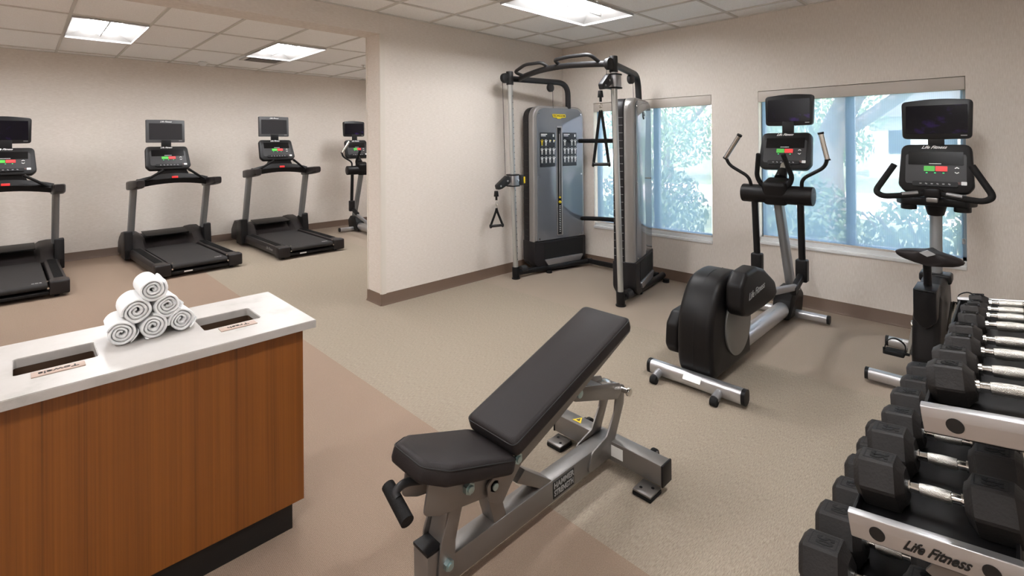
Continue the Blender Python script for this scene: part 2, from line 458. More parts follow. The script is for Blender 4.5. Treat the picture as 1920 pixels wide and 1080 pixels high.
def troffer(o, n, label):
    x0, x1, y0, y1 = o; cx, cy = (x0+x1)/2, (y0+y1)/2; L, Wd = (x1-x0, y1-y0)
    alongx = L > Wd
    t = thing('ceiling_light', label, 'ceiling light', (cx, cy, H), (0, 0, 0 if alongx else PI/2), 'recessed fluorescent ceiling lights')
    a, b = max(L, Wd)/2-.012, min(L, Wd)/2-.012; D = .075
    mb = MB(); bmh = bmesh.new()
    # sloped reflector pan
    o_ = [(-a, -b, 0), (a, -b, 0), (a, b, 0), (-a, b, 0)]; i_ = [(-a*.80, -b*.50, D), (a*.80, -b*.50, D), (a*.80, b*.50, D), (-a*.80, b*.50, D)]
    V = [bmh.verts.new(p) for p in o_+i_]
    for k in range(4): bmh.faces.new((V[k], V[(k+1) % 4], V[4+(k+1) % 4], V[4+k]))
    bmh.faces.new(V[4:]); bmesh.ops.recalc_face_normals(bmh, faces=bmh.faces); mb.add(bmh)
    mb.box((0, 0, D+.025), (a*2+.02, b*2+.02, .01))
    mb.box((0, b, D/2), (a*2, .004, D+.04)).box((0, -b, D/2), (a*2, .004, D+.04)).box((a, 0, D/2), (.004, b*2, D+.04)).box((-a, 0, D/2), (.004, b*2, D+.04))
    mb.build('reflector_pan', TROF, t, 20)
    MB().box((0, 0, D*.55), (a*1.62, .014, D*.85), bev=.003).build('center_rib', SILVD, t)
    for s in (-1, 1):
        l = MB(); l.box((0, s*b*.27, D*.74), (a*1.58, b*.44, .008), rot=(s*.22, 0, 0)); l.build('lens', LENS, t)
labs = {0: 'long recessed ceiling light above the cable machine corner'}
for k, o in enumerate(opm):
    troffer(o, k, labs.get(k, ['', 'unseen ceiling light added over the carpet in front of the partition opening', 'ceiling light added out of view over the dumbbell rack', 'unseen ceiling light added at the far left end of the weights room', 'added ceiling light directly behind the camera'][k]))
for k, o in enumerate(opf):
    troffer(o, k, ['recessed ceiling light nearest the top left corner of the treadmill room', 'recessed ceiling light beside the air vent over the treadmills', 'ceiling light added out of view at far left of the treadmill room', 'unseen ceiling light added behind the partition in the treadmill room'][k])
# air vent, smoke detector, sprinkler
t = thing('air_vent', 'slotted metal air vent in the ceiling beside the light over the treadmills', 'air vent', (-2.59, 3.42, H))
MB().box((0, 0, -.004), (.52, .40, .008), bev=.002).build('frame', GRID, t)
MB().box((0, 0, -.0085), (.42, .31, .003)).build('duct_opening', DGREY, t)
for r in range(4):
    MB().box((0, -.12+r*.08, -.013), (.40, .055, .004), rot=(.35, 0, 0)).build('louver', GRID, t)
t = thing('smoke_detector', 'round white smoke detector on the ceiling near the far wall', 'smoke detector', (-3.164, 4.236, H))
MB().cyl((0, 0, 0), (0, 0, -.02), .062, bev=.003).build('base', WHT, t); MB().cyl((0, 0, -.02), (0, 0, -.05), .052, .036, bev=.004).build('cover', WHT, t)
t = thing('sprinkler_head', 'small metal sprinkler head hanging from the ceiling beside the partition end', 'sprinkler', (-1.297, 2.91, H))
MB().cyl((0, 0, 0), (0, 0, -.008), .03).build('escutcheon', CHROME, t)
MB().cyl((0, 0, -.008), (0, 0, -.045), .008).cyl((0, 0, -.045), (0, 0, -.05), .02).build('deflector', CHROME, t)

# windows
def window(n, w, mull_y, cass):
    y0, y1, z0, z1 = w; yc = (y0+y1)/2; D = .10
    f = MB(); q = .035
    f.box((D+.02, y0+q/2, (z0+z1)/2), (.05, q, z1-z0), bev=.003).box((D+.02, y1-q/2, (z0+z1)/2), (.05, q, z1-z0), bev=.003)
    f.box((D+.02, yc, z0+.06), (.05, y1-y0, .05), bev=.003).box((D+.02, yc, z1-q/2), (.05, y1-y0, q))
    for my_ in mull_y: f.box((D+.02, my_, (z0+z1)/2), (.05, .07, z1-z0-.02), bev=.004)
    fr = struct(f, 'window_%d' % n, ALU)
    MB().box((D+.03, yc, (z0+z1)/2), (.006, y1-y0-.02, z1-z0-.04)).build('window_pane', GLASS, fr)
    s = MB().box((.065, yc, z0+.014), (.16, y1-y0-.002, .028), bev=.004); s.box((.03, yc, z0+.045), (.02, y1-y0-.004, .035)); s.build('window_sill', SILL, fr)
    r = thing('roller_shade', 'blue grey see-through roller shade lowered over the %s window' % ('narrower left' if n == 1 else 'wide right'), 'roller shade', (.045, yc, z1-.09))
    MB().box((-.012, 0, .036), (.075, y1-y0-.006, .098), bev=.003).build('cassette', VALANCE, r)
    MB().box((0, 0, -(z1-z0-.17)/2-.01), (.0015, y1-y0-.05, z1-z0-.17)).build('screen_fabric', SHADE, r)
    MB().box((0, 0, -(z1-z0-.17)-.012), (.016, y1-y0-.05, .024), bev=.003).build('hem_bar', VALANCE, r)
    if n == 2:
        MB().cyl((-.012, y0-yc+.012, -.02), (-.012, y0-yc+.012, -1.15), .002, n=6).cyl((-.012, y0-yc+.018, -1.15), (-.012, y0-yc+.018, -1.19), .010, n=10).build('pull_chain', LGT, r)
window(1, W1, [-1.30], 0); window(2, W2, [-3.17], 0)

# ================================================================== OUTSIDE
struct(MB().box((26, 0, -.55), (51.5, 90, .1)), 'ground', leaf_mat('lawn', (140, 160, 130), (160, 178, 140)))
tag(MB().box((13.5, 4, -.47), (7, 70, .04)).build('roadway', mat('pale pavement', (216, 214, 210), .8)), 'pale paved driveway across the lawn outside the windows', 'driveway')
def foliage(mb, c, rad, n, size):
    tb = bmesh.new()
    for _ in range(n):
        d = Vector((random.gauss(0, 1), random.gauss(0, 1), random.gauss(0, 1))).normalized()*(random.random()**.35)
        p = Vector(c)+Vector((d.x*rad[0], d.y*rad[1], d.z*rad[2]))
        R = Euler((random.random()*6, random.random()*6, random.random()*6)).to_matrix(); s = size*(.6+.8*random.random())
        v = [tb.verts.new(p+R @ Vector(q)*s) for q in ((-1, 0, 0), (0, -.45, .1), (1, 0, 0), (0, .45, .1))]
        tb.faces.new(v)
    return mb.add(tb)
HED = leaf_mat('hedge leaf', (88, 112, 86), (124, 148, 112)); TRE = leaf_mat('tree leaf', (120, 152, 118), (170, 192, 150)); BARK = mat('bark', (132, 126, 118), .85, bump=(25, .6))
def bush(loc, rad, n, label):
    b = thing('shrub', label, 'shrub', loc, group='shrubs outside the windows')
    mb = MB(); foliage(mb, (0, 0, rad[2]), rad, n, .05); mb.build('leaves', HED, b)
    s = MB()
    for k in range(14):
        a = random.random()*6.28; s.tube([(0, 0, 0), (math.cos(a)*rad[0]*.3, math.sin(a)*rad[1]*.3, rad[2]*.8), (math.cos(a)*rad[0]*.8, math.sin(a)*rad[1]*.8, rad[2]*1.6)], .012, 6)
    s.build('stems', BARK, b)
bush((2.6, .25, -.5), (.8, 1.0, .85), 3600, 'leafy shrub seen through the left window beside the cable machine')
bush((2.7, -1.95, -.5), (.7, .85, .8), 3200, 'leafy shrub outside at the right end of the left window')
bush((2.2, -3.6, -.5), (.7, .9, .72), 2000, 'low leafy shrub outside behind the upright bike')
def tree(loc, pts, rr, crown, n, label):
    t = thing('tree', label, 'tree', loc)
    tr = MB().tube(smooth_path(pts, 6), [rr*(1.15-.55*i/(6*(len(pts)-1))) for i in range(6*(len(pts)-1)+1)], 12)
    tr.tube(smooth_path([pts[2], (pts[2][0]+.3, pts[2][1]-1.1, pts[2][2]+.9), (pts[2][0]+.4, pts[2][1]-2.2, pts[2][2]+2.2)], 5), rr*.4, 8)
    tr.build('trunk', BARK, t)
    mb = MB()
    for c, r in crown: foliage(mb, c, r, n, .13)
    mb.build('crown', TRE, t)
tree((4.2, -2.1, -.5), [(0, 0, 0), (.0, .05, 1.2), (0, .0, 2.0), (.1, -.35, 2.9), (.2, -.9, 4.2)], .24,
     [((0, -.6, 4.9), (2.2, 2.4, 1.2)), ((.5, 1.8, 4.8), (1.8, 1.8, 1.1))], 2200, 'leaning tree trunk seen through the wide window left of its mullion')
for i, (x, y, s, lab) in enumerate([(20, 9, 1.3, 'distant leafy tree across the driveway at the left window'), (22, 2.5, 1.1, 'distant leafy tree across the driveway between the windows'), (19, -6.5, 1.2, 'distant leafy tree across the driveway at the wide window'), (22, 17, 1.4, 'distant leafy tree beyond the driveway at far left')]):
    tree((x, y, -.5), [(0, 0, 0), (0, .1, 1.2), (.1, 0, 2.2), (0, .2, 3.2)], .2*s, [((0, 0, 3.4*s), (2.6*s, 2.8*s, 2.2*s)), ((.2, .5, 1.6*s), (2.2*s, 2.6*s, 1.2*s))], 2200, lab)
b = thing('house', 'white house far across the driveway outside the wide window', 'house', (30, -3.2, -.5))
MB().box((0, 0, 1.6), (5, 9, 3.2)).build('house_wall', mat('white siding', (226, 226, 224), .7), b)
MB().prism([(-5, 3.2), (5, 3.2), (0, 5.6)], 'yz', -3, 3).build('roof', mat('grey roof', (150, 150, 154), .8), b)
for k in (-3, -.8, 1.4, 3.2): MB().box((-2.52, k, 1.9), (.06, .9, 1.2)).build('house_window', DGREY, b)

# ================================================================== CONSOLES (shared by all the cardio machines)
def console(t, c, w, h, tilt, tv_c, tv_w, tv_h, style, purple):
    """built facing -y (towards the rider) in the machine's own frame"""
    M0 = Matrix.Translation(c) @ Matrix.Rotation(-tilt, 4, 'X')   # local: x right, z up the face, -y towards rider
    hs = MB(); hs.M = M0
    tw = w*.93
    poly = rounded_poly([(-w/2, -h*.36), (-w*.42, -h/2), (w*.42, -h/2), (w/2, -h*.36), (tw/2, h/2), (-tw/2, h/2)], [.05, .04, .04, .05, .05, .05], 5)
    hs.prism(poly, 'xz', -.03, .035, bev=.012)
    hs.prism(rounded_poly([(-w*.2, -h*.45), (w*.2, -h*.45), (w*.15, h*.35), (-w*.15, h*.35)], .03), 'xz', .03, .085, bev=.01)
    ho = hs.build('console_housing', BLKG, t)
    def slab(name, m, x, z, sx, sz, yf=-.031, th=.004, r=.004):
        q = MB(); q.M = M0; q.prism(rrect(sx, sz, r, 3, (x, z)), 'xz', yf-th, yf+th); return q.build(name, m, ho)
    slab('console_face', PANEL, 0, -.02*h, w*.80, h*.62, th=.003, r=.02)
    slab('display', DISP, 0, h*.20, w*.72, h*.27, yf=-.034)
    slab('start_key', GREEN, -w*.075, -h*.015, w*.145, h*.105, yf=-.037, r=.003)
    slab('stop_key', REDK, w*.083, -h*.015, w*.155, h*.105, yf=-.037, r=.003)
    q = MB(); q.M = M0
    q.box((0, -.0385, h*.088), (w*.16, .002, .004))
    for s, z in ((1, .01), (-1, -.09)):
        for d in (-1, 1): q.box((w*.28+d*w*.012, -.0345, h*z), (w*.034, .004, .005), rot=(0, d*s*.6, 0))
    q.build('arrow_keys', WHT, ho)
    q = MB(); q.M = M0
    for k in (-1, 0, 1): q.box((k*w*.11, -.0345, -h*.10), (.010, .004, .006))
    q.build('indicator_lights', GLED, ho)
    slab('key_strip', BLK, 0, -h*.33, w*.60, h*.10, yf=-.036, th=.008, r=.012)
    q = MB(); q.M = M0
    for k in range(6): q.box(((k-2.5)*w*.075, -.0450, -h*.33), (w*.030, .003, h*.022), rot=(0, .5*(k % 2), 0))
    q.build('key_symbols', LGT, ho)
    slab('notice_sticker', WHT, w*.37, -h*.30, w*.07, h*.07, yf=-.032)
    slab('notice_mark', mat('sticker mark', (90, 60, 55), .5), w*.31, -h*.30, w*.04, h*.05, yf=-.032)
    text('brand_lettering', 'Life Fitness', WHT, ho, M0 @ frame((-.01, -.032, h*.435), (1, 0, 0), (0, 0, 1)), h*.088, shear=.6, bold=.012, xs=1.0, depth=.003)
    # screen above
    M1 = Matrix.Translation(tv_c) @ Matrix.Rotation(-.04, 4, 'X')
    q = MB(); q.M = M1
    if style == 'slab': poly = rounded_poly([(-tv_w/2, -tv_h/2), (tv_w/2, -tv_h/2), (tv_w*.5, tv_h/2), (0, tv_h*.515), (-tv_w*.5, tv_h/2)], [.012, .012, .012, .5, .012], 4)
    else: poly = rounded_poly([(-tv_w*.485, -tv_h/2), (0, -tv_h*.515), (tv_w*.485, -tv_h/2), (tv_w*.5, tv_h*.46), (0, tv_h*.53), (-tv_w*.5, tv_h*.46)], [.03, 1, .03, .03, 1, .03], 5)
    q.prism(poly, 'xz', -.018, .028, bev=.006)
    tv = q.build('screen_housing', TVFG if style == 'slab' else TVF, t)
    q = MB(); q.M = M1; q.prism(rrect(tv_w*.86, tv_h*.72, .004, 3, (0, -tv_h*.01)), 'xz', -.0205, -.010)
    q.build('television_screen', mat('dim screen', (40, 40, 43), .25) if style == 'slab' else screen_mat('screen %s' % t.name, purple), tv)
    q = MB(); q.M = M1; q.box((tv_w*.38, -.0195, -tv_h*.42), (tv_w*.085, .003, tv_h*.022)); q.build('screen_badge', LGT, tv)
    if style == 'slab': text('screen_lettering', 'Life Fitness', WHT, tv, M1 @ frame((0, -.019, tv_h*.425), (1, 0, 0), (0, 0, 1)), tv_h*.095, shear=.6, bold=.012, xs=1.0, depth=.003)
    q = MB(); q.box(((tv_c[0]+c[0])/2, (tv_c[1]+c[1])/2+.02, (tv_c[2]-tv_h/2+c[2]+h*.45)/2), (w*.22, .02, tv_c[2]-tv_h/2-(c[2]+h*.40)+.05), bev=.004)
    q.build('screen_neck', BLK, tv)
    return ho

# ================================================================== TREADMILLS
def treadmill(loc, rz, label, style, purple, logo, dz=0., cx=0.):
    t = thing('treadmill', label, 'treadmill', loc, (0, 0, rz), 'treadmills along the far wall')
    for s in (-1, 1):
        q = MB(); sec = rounded_poly([(s*.31, .05), (s*.445, .05), (s*.45, .12), (s*.435, .165), (s*.31, .165)], .015, 3)
        q.prism(sec, 'xz', .10, 1.45, bev=.0)
        fo = q.build('foot_rail', HOOD, t)
        q = MB().box((s*.378, .78, .1665), (.075, 1.15, .006), bev=.002)
        for k in range(38): q.box((s*.378, .24+k*.029, .1700), (.070, .008, .004))
        q.build('tread_strip', RUB, fo)
        q = MB().prism(rounded_poly([(-.005, .028), (.13, .028), (.13, .172), (.0, .168)], .022, 4), 'yz', s*.30 if s > 0 else -.455, .455 if s > 0 else -.30, bev=.014)
        q.build('end_cap', HOOD, t)
        MB().cyl((s*.29, .015, .105), (s*.29, -.004, .105), .009, n=12).cyl((s*.285, .03, .165), (s*.285, .03, .172), .008, n=12).build('bolt', CHROME, t)
    # belt, folding over the rear roller
    R = .028
    pr = [(1.45, .150), (.05, .150)]+[(.035-R*math.sin(a), .122+R*math.cos(a)) for a in [PI*k/8 for k in range(9)]]+[(.05, .094), (1.45, .09)]
    bl = MB().prism(pr, 'yz', -.285, .285).build('running_belt', BELT, t)
    text('belt_lettering', 'SE3', LGT, bl, frame((.21, .10, .1512), (1, 0, 0), (0, 1, 0)), .055, bold=.02, depth=.001)
    MB().box((0, .07, .055), (.60, .12, .035), bev=.01).box((0, .8, .06), (.60, 1.3, .05)).build('deck_frame', BLK, t)
    MB().box((-.13, .005, .058), (.085, .004, .014)).build('model_plate', WHT, t)
    for s in (-1, 1): MB().cyl((s*.36, .10, 0), (s*.36, .10, .035), .022, n=14).cyl((s*.42, 1.75, 0), (s*.42, 1.75, .06), .03, n=14).build('leveling_foot', BLK, t)
    # motor hood: low behind the belt, high shoulders
    q = MB(); L = []
    for x, zt, yf in [(-.475, .235, 1.42), (-.45, .30, 1.36), (-.36, .305, 1.32), (-.29, .295, 1.33), (-.24, .255, 1.42), (.24, .255, 1.42), (.29, .295, 1.33), (.36, .305, 1.32), (.45, .30, 1.36), (.475, .235, 1.42)]:
        L.append([(x, yf-.04, .05), (x, yf-.04, .15), (x, yf, .165), (x, yf+.10, zt*.80), (x, yf+.17, zt), (x, 1.86, zt+.035), (x, 1.93, zt-.04), (x, 1.94, .06)])
    q.loft(L); q.build('motor_hood', HOOD, t, 40)
    MB().box((0, 1.60, .312), (.50, .30, .012), rot=(.11, 0, 0), bev=.004).build('hood_lid', BLKG, t)
    for s in (-1, 1):
        q = MB().prism(rounded_poly([(1.34, .04), (1.60, .04), (1.58, .34), (1.44, .40), (1.36, .40), (1.33, .16)], .02), 'yz', s*.455-.045, s*.455+.045, bev=.008); q.build('post_boot', BLK, t)
        pf = rrect(.068, .105, .025, 4)
        MB().tube([(s*.42, 1.44, .36), (s*.42, 1.24, .99+dz)], 0, prof=pf, upv=(0, 1, 0)).build('upright_post', RAILG, t)
        # post cap and side arm reaching to the user
        q = MB(); q.M = Matrix.Translation((0, 0, dz)); Ls = []
        for y, zc, hw, hh in [(1.36, .985, .040, .040), (1.32, 1.0, .056, .055), (1.15, 1.015, .060, .058), (.98, 1.03, .058, .054), (.84, 1.045, .052, .048), (.80, 1.05, .040, .038)]:
            Ls.append([(s*.43+a, y, zc+b) for a, b in rrect(hw*2, hh*2, .022, 3)])
        q.loft(Ls); q.build('side_arm', HOOD, t, 40)
        q = MB(); q.M = Matrix.Translation((0, 0, dz)); q.tube(smooth_path([(s*.14, 1.02, 1.20), (s*.22, 1.05, 1.145), (s*.38, 1.13, 1.03)], 5), .016, 10)
        q.tube([(s*.14, 1.02, 1.20), (s*.16, 1.028, 1.187)], .018, 10); q.build('handrail', BLK, t)
        MB().cyl((s*.34, 1.22, 1.03+dz), (s*.34, 1.22, 1.085+dz), .05, .056, n=20, bev=.004).build('cup_holder', BLK, t)
    q = MB(); q.M = Matrix.Translation((0, 0, dz)); Ls = []
    for k in range(13):
        u = -1+2*k/12; x = u*.40; z = 1.085-.055*u*u; y = 1.17+.07*u*u*0
        hh = .055+.01*(1-u*u); Ls.append([(x, y-.055, z-hh), (x, y-.075, z), (x, y-.03, z+hh), (x, y+.06, z+hh*.8), (x, y+.08, z-hh*.5), (x, y, z-hh*1.05)])
    q.loft(Ls); cb = q.build('cross_console', BLKG, t, 45)
    MB().box((0, 1.092, 1.10+dz), (.07, .006, .026), rot=(-.2, 0, 0), bev=.002).build('stop_label', RED, cb)
    MB().prism(rounded_poly([(-.18, 1.13+dz), (.18, 1.13+dz), (.13, 1.24+dz), (-.13, 1.24+dz)], .01), 'xz', 1.16, 1.25, bev=.006).build('console_stem', BLK, t)
    console(t, (cx, 1.23, 1.345+dz), .51, .335, .42, (cx, 1.33, 1.712+dz), .44, .305, style, purple)
    if logo: text('side_lettering', 'Life Fitness', LGT, t, frame((-.4515, .34, .115), (0, -1, 0), (0, 0, 1)), .055, shear=.45, bold=.01, depth=.001)
    return t
treadmill((-5.18, 2.60, 0), math.radians(1.1), 'black treadmill cut off by the left edge of the photo', 'round', .6, False)
treadmill((-3.565, 2.60, 0), math.radians(2.8), 'middle black treadmill behind the rolled towels, grey framed screen', 'slab', .6, False, 0, -.05)
treadmill((-2.245, 2.57, 0), math.radians(.2), 'black treadmill nearest the partition end, lettering along its side', 'slab', .6, True, .085, -.035)

# ================================================================== ELLIPTICALS
def elliptical(loc, rz, label, purple):
    t = thing('elliptical_trainer', label, 'elliptical trainer', loc, (0, 0, rz), 'elliptical trainers')
    pf = rrect(.075, .085, .034, 5)
    q = MB().tube([(-.285, .04, .062), (.285, .04, .062)], 0, prof=pf).build('rear_stabilizer', SILVT, t)
    for s in (-1, 1):
        MB().tube([(s*.284, .04, .062), (s*.306, .04, .062)], 0, prof=rrect(.078, .088, .036, 5)).build('end_cap', BLK, t)
        w_ = MB().tube([(s*.19-.03, .02, .055), (s*.19-.03, -.052, .036)], .024, 14).build('wheel_mount', SILV, t)
        MB().cyl((s*.19-.05, -.060, .024), (s*.19-.010, -.060, .024), .024, n=18, bev=.003).build('transport_wheel', RUB, w_)
    MB().box((.0, .0, .085), (.11, .003, .042), rot=(-.75, 0, 0)).build('serial_label', WHT, t)
    q = MB().tube([(-.30, 1.80, .052), (.30, 1.80, .052)], 0, prof=rrect(.066, .066, .03, 5)).build('front_stabilizer', SILVT, t)
    for s in (-1, 1): MB().tube([(s*.299, 1.80, .052), (s*.318, 1.80, .052)], 0, prof=rrect(.068, .068, .032, 5)).build('end_cap', BLK, t)
    # drive shroud
    side = [(v[0], v[1]) for v in smooth_path([(.12, .055, 0), (.07, .10, 0), (.048, .20, 0), (.05, .36, 0), (.085, .48, 0), (.16, .585, 0), (.24, .645, 0), (.35, .668, 0), (.48, .665, 0), (.59, .61, 0), (.66, .45, 0), (.70, .06, 0)], 5)]
    q = MB().prism(side, 'yz', -.125, .10, bev=.04, seg=6); sh = q.build('drive_shroud', BLKG, t, 70)
    q = MB().tube(smooth_path([(-.012, .075, .09), (-.012, .045, .16), (-.012, .05, .36), (-.012, .085, .47), (-.012, .17, .592), (-.012, .24, .644), (-.012, .34, .670), (-.012, .5, .662)], 4), .0016, 6); q.build('shroud_seam', BLACK, sh)
    for s, x in ((1, .100), (-1, -.125)):
        MB().cyl((x, .445, .335), (x+s*.014, .445, .335), .205, n=48, bev=.004).build('crank_disc', mat('grey disc', (118, 118, 116), .35, .3), sh)
        MB().cyl((x+s*.014, .42, .43), (x+s*.018, .42, .43), .006, n=10).build('disc_bolt', BLK, sh)
    # rear link covers, right one up, left one down
    def link(x0, x1, dy, dz, logo, sgn):
        poly = [(.20, .50), (.215, .64), (.29, .705), (.46, .715), (.60, .675), (.80, .56), (.845, .47), (.79, .435), (.60, .425), (.33, .425), (.235, .45)]
        q = MB().prism(rounded_poly([(a+dy, b+dz) for a, b in poly], .06, 6), 'yz', x0, x1, bev=.026, seg=5); o = q.build('pedal_arm_cover', BLKG, t, 70)
        if logo: text('brand_lettering', 'Life Fitness', LGT, o, frame((x1+.0005, .44+dy, .565+dz), (0, 1, .10), (0, -.1, 1)), .062, shear=.45, bold=.0, depth=.002)
        q = MB().tube([((x0+x1)/2, .70+dy, .48+dz), (sgn*.17, 1.50, .36)], 0, prof=rrect(.035, .05, .012, 3)); q.build('pedal_link', SILV, t)
        q = MB().tube([(sgn*.17, 1.36, .35), (sgn*.17, 1.60, .43)], 0, prof=rrect(.045, .06, .012, 3)); q.build('link_joint', BLK, t)
    link(.118, .225, 0, 0, True, 1); link(-.235, -.14, -.10, -.30, False, -1)
    MB().tube([(0, .62, .10), (0, 1.74, .10)], .062, 24).build('base_rail', SILVT, t)
    MB().prism(rounded_poly([(1.60, .03), (1.98, .03), (2.02, .18), (1.92, .26), (1.74, .25), (1.66, .18)], .02), 'yz', -.07, .07, bev=.015).build('front_shroud', BLKG, t)
    MB().tube([(0, 1.93, .18), (0, 1.60, 1.02)], 0, prof=rrect(.066, .10, .032, 5), upv=(0, 1, 0)).build('mast', RAILG, t)
    # hub with pivot drums
    MB().cyl((-.27, 1.56, 1.075), (.27, 1.56, 1.075), .076, n=32, bev=.008).build('pivot_drum', BLKG, t)
    MB().box((0, 1.57, 1.10), (.19, .18, .20), rot=(.25, 0, 0), bev=.035, seg=4).build('hub_housing', BLKG, t)
    q = MB().cyl((0, 1.66, 1.20), (0, 1.72, 1.27), .05, .035, n=24, bev=.004); q.build('console_collar', BLK, t)
    MB().cyl((0, 1.70, 1.25), (0, 1.76, 1.33), .03, n=16).build('console_stem', CHROME, t)
    for s in (-1, 1):
        MB().cyl((s*.175, 1.56, 1.03), (s*.172, 1.60, .55), .026, n=16).build('lower_arm', BLK, t)
        MB().box((s*.172, 1.60, .47), (.085, .075, .18), bev=.012, seg=3).build('arm_joint_cover', BLK, t)
        q = MB().tube(fillet_path([(s*.19, 1.54, 1.12), (s*.20, 1.51, 1.215), (s*.36, 1.50, 1.31), (s*.385, 1.48, 1.385)], .05), .014, 12); arm = q.build('moving_handle', BLK, t)
        e = (-.265, 1.47, 1.56) if s < 0 else (.345, 1.47, 1.565)
        a_ = Vector((s*.383, 1.48, 1.375)); MB().tube([a_, Vector(e)], .019, 14).build('grip_sensor', CHROME, arm)
        v = (Vector(e)-a_).normalized()
        MB().tube([Vector(e), Vector(e)+v*.016], .022, 14).tube([a_-v*.012, a_], .021, 14).build('grip_cap', BLK, arm)
        MB().tube(fillet_path([(s*.092, 1.42, 1.41), (s*.135, 1.50, 1.22), (s*.10, 1.52, 1.145), (s*.03, 1.53, 1.135)], .04), .019, 12).build('fixed_handle', RUB, t)
    console(t, (.0, 1.80, 1.425), .415, .325, .30, (.0, 1.90, 1.785), .385, .268, 'round', purple)
    return t
elliptical((-2.2, -2.80, 0), -PI/2, 'black and silver elliptical trainer in front of the wide window', 1.0)

# the same kind of machine in the far room, half hidden by the partition: faces the far wall
e2 = elliptical((-1.03, 2.12, 0), math.radians(-4), 'elliptical trainer by the far wall half hidden behind the partition end', 1.0)

# ================================================================== UPRIGHT BIKE
t = thing('exercise_bike', 'black upright exercise bike at the right of the wide window', 'exercise bike', (-1.33, -3.80, 0), (0, 0, -PI/2))
for y in (.03, .74):
    MB().tube([(-.27, y, .055), (.27, y, .055)], 0, prof=rrect(.068, .068, .031, 5)).build('stabilizer', SILVT, t)
    for s in (-1, 1): MB().tube([(s*.269, y, .055), (s*.288, y, .055)], 0, prof=rrect(.071, .071, .033, 5)).build('end_cap', BLK, t)
MB().box((-.16, .705, .088), (.05, .003, .02), rot=(-.9, 0, 0)).build('serial_label', WHT, t)
side = [(.10, .10), (.08, .20), (.13, .42), (.24, .56), (.42, .585), (.62, .60), (.80, .56), (.88, .40), (.86, .18), (.78, .06), (.2, .05)]
MB().prism(rounded_poly(side, .05, 4), 'yz', -.068, .068, bev=.035, seg=4).build('drive_shroud', BLKG, t, 50)
MB().prism(rounded_poly([(-.055, .62), (.055, .62), (.055, .44), (.0, .375), (-.055, .44)], [.005, .005, .03, .04, .03], 4), 'xz', .075, .30, bev=.01).build('seat_post_sleeve', BLK, t)
MB().tube([(0, .24, .58), (0, .20, .80)], .021, 16).build('seat_post', BLK, t)
q = MB(); Ls = []
for k in range(13):
    u = k/12; y = .10+u*.27; hw = .165*math.sin(PI*min(1, .20+.62*(1-u)))**.75 if u < .62 else .06+.06*(1-u)
    hw = [.07, .13, .158, .163, .163, .158, .145, .12, .09, .065, .05, .04, .022][k]
    zt = .816-.012*u
    Ls.append([(hw*math.cos(a)+.012, y, zt-.008+(.036 if math.sin(a) > 0 else .046)*math.sin(a)-.07*hw*math.cos(a)) for a in [2*PI*j/24 for j in range(24)]])
q.loft(Ls); so = q.build('saddle', VINYL, t, 60)
MB().prism([(-.025, .838), (.012, .818), (.05, .836), (.012, .856)], 'xz', .094, .112).build('saddle_emblem', LGT, so)
MB().tube([(0, .70, .55), (0, .74, 1.06)], .034, 20).build('console_mast', RAILG, t)
MB().box((0, .70, .58), (.17, .15, .06), bev=.015, seg=3).build('mast_collar', BLK, t)
q = MB(); poly = rounded_poly([(-.215, .70), (-.17, .60), (.17, .60), (.215, .70), (.17, .84), (-.17, .84)], .04, 4); q.prism(poly, 'xy', 1.07, 1.125, bev=.012); q.build('accessory_tray', BLK, t)
for s in (-1, 1): MB().cyl((s*.14, .67, 1.035), (s*.14, .67, 1.08), .045, n=24, bev=.006).build('cup_holder', BLK, t)
MB().cyl((0, .73, 1.0), (0, .72, 1.075), .045, .062, n=24, bev=.004).build('mast_flare', BLK, t)
MB().box((0, .55, 1.165), (.09, .08, .07), bev=.018, seg=3).tube([(0, .55, 1.15), (0, .70, 1.11)], .03, 14).build('handlebar_clamp', BLKG, t)
MB().prism(rrect(.06, .03, .008, 3, (0, 1.12)), 'xz', .50, .54, bev=.004).build('clamp_plate', SILVD, t)
for s in (-1, 1):
    MB().tube(fillet_path([(s*.02, .55, 1.165), (s*.12, .50, 1.145), (s*.25, .42, 1.135), (s*.295, .44, 1.165), (s*.195, .50, 1.35)], .04), .019, 14).build('handlebar', RUB, t)
    MB().tube([(s*.075, .512, 1.164), (s*.155, .468, 1.155)], .0125, 12).build('pulse_sensor', SILV, t)
console(t, (0, .74, 1.315), .40, .335, .22, (0, .80, 1.660), .382, .275, 'round', .5)
for s, yb, zb in ((-1, .23, .16), (1, .62, .44)):
    MB().tube([(s*.086, .42, .30), (s*.094, yb, zb)], 0, prof=rrect(.014, .03, .005, 2), upv=(1, 0, 0)).cyl((s*.082, .42, .30), (s*.104, .42, .30), .028, n=20, bev=.003).build('crank_arm', CHROME, t)
    pe = MB().box((s*.165, yb, zb-.004), (.105, .09, .026), bev=.008); pe.cyl((s*.09, yb, zb), (s*.12, yb, zb), .009, n=10)
    p = pe.build('pedal', RUB, t)
    MB().tube(smooth_path([(s*.115, yb+.02, zb), (s*.118, yb+.02, zb+.05), (s*.165, yb+.02, zb+.078), (s*.21, yb+.02, zb+.05), (s*.222, yb+.02, zb-.01)], 5), 0, prof=rrect(.004, .024, .001, 2), upv=(0, 1, 0)).cyl((s*.222, yb+.01, zb-.03), (s*.222, yb+.01, zb+.01), .008, n=8).build('pedal_strap', RUB, p)

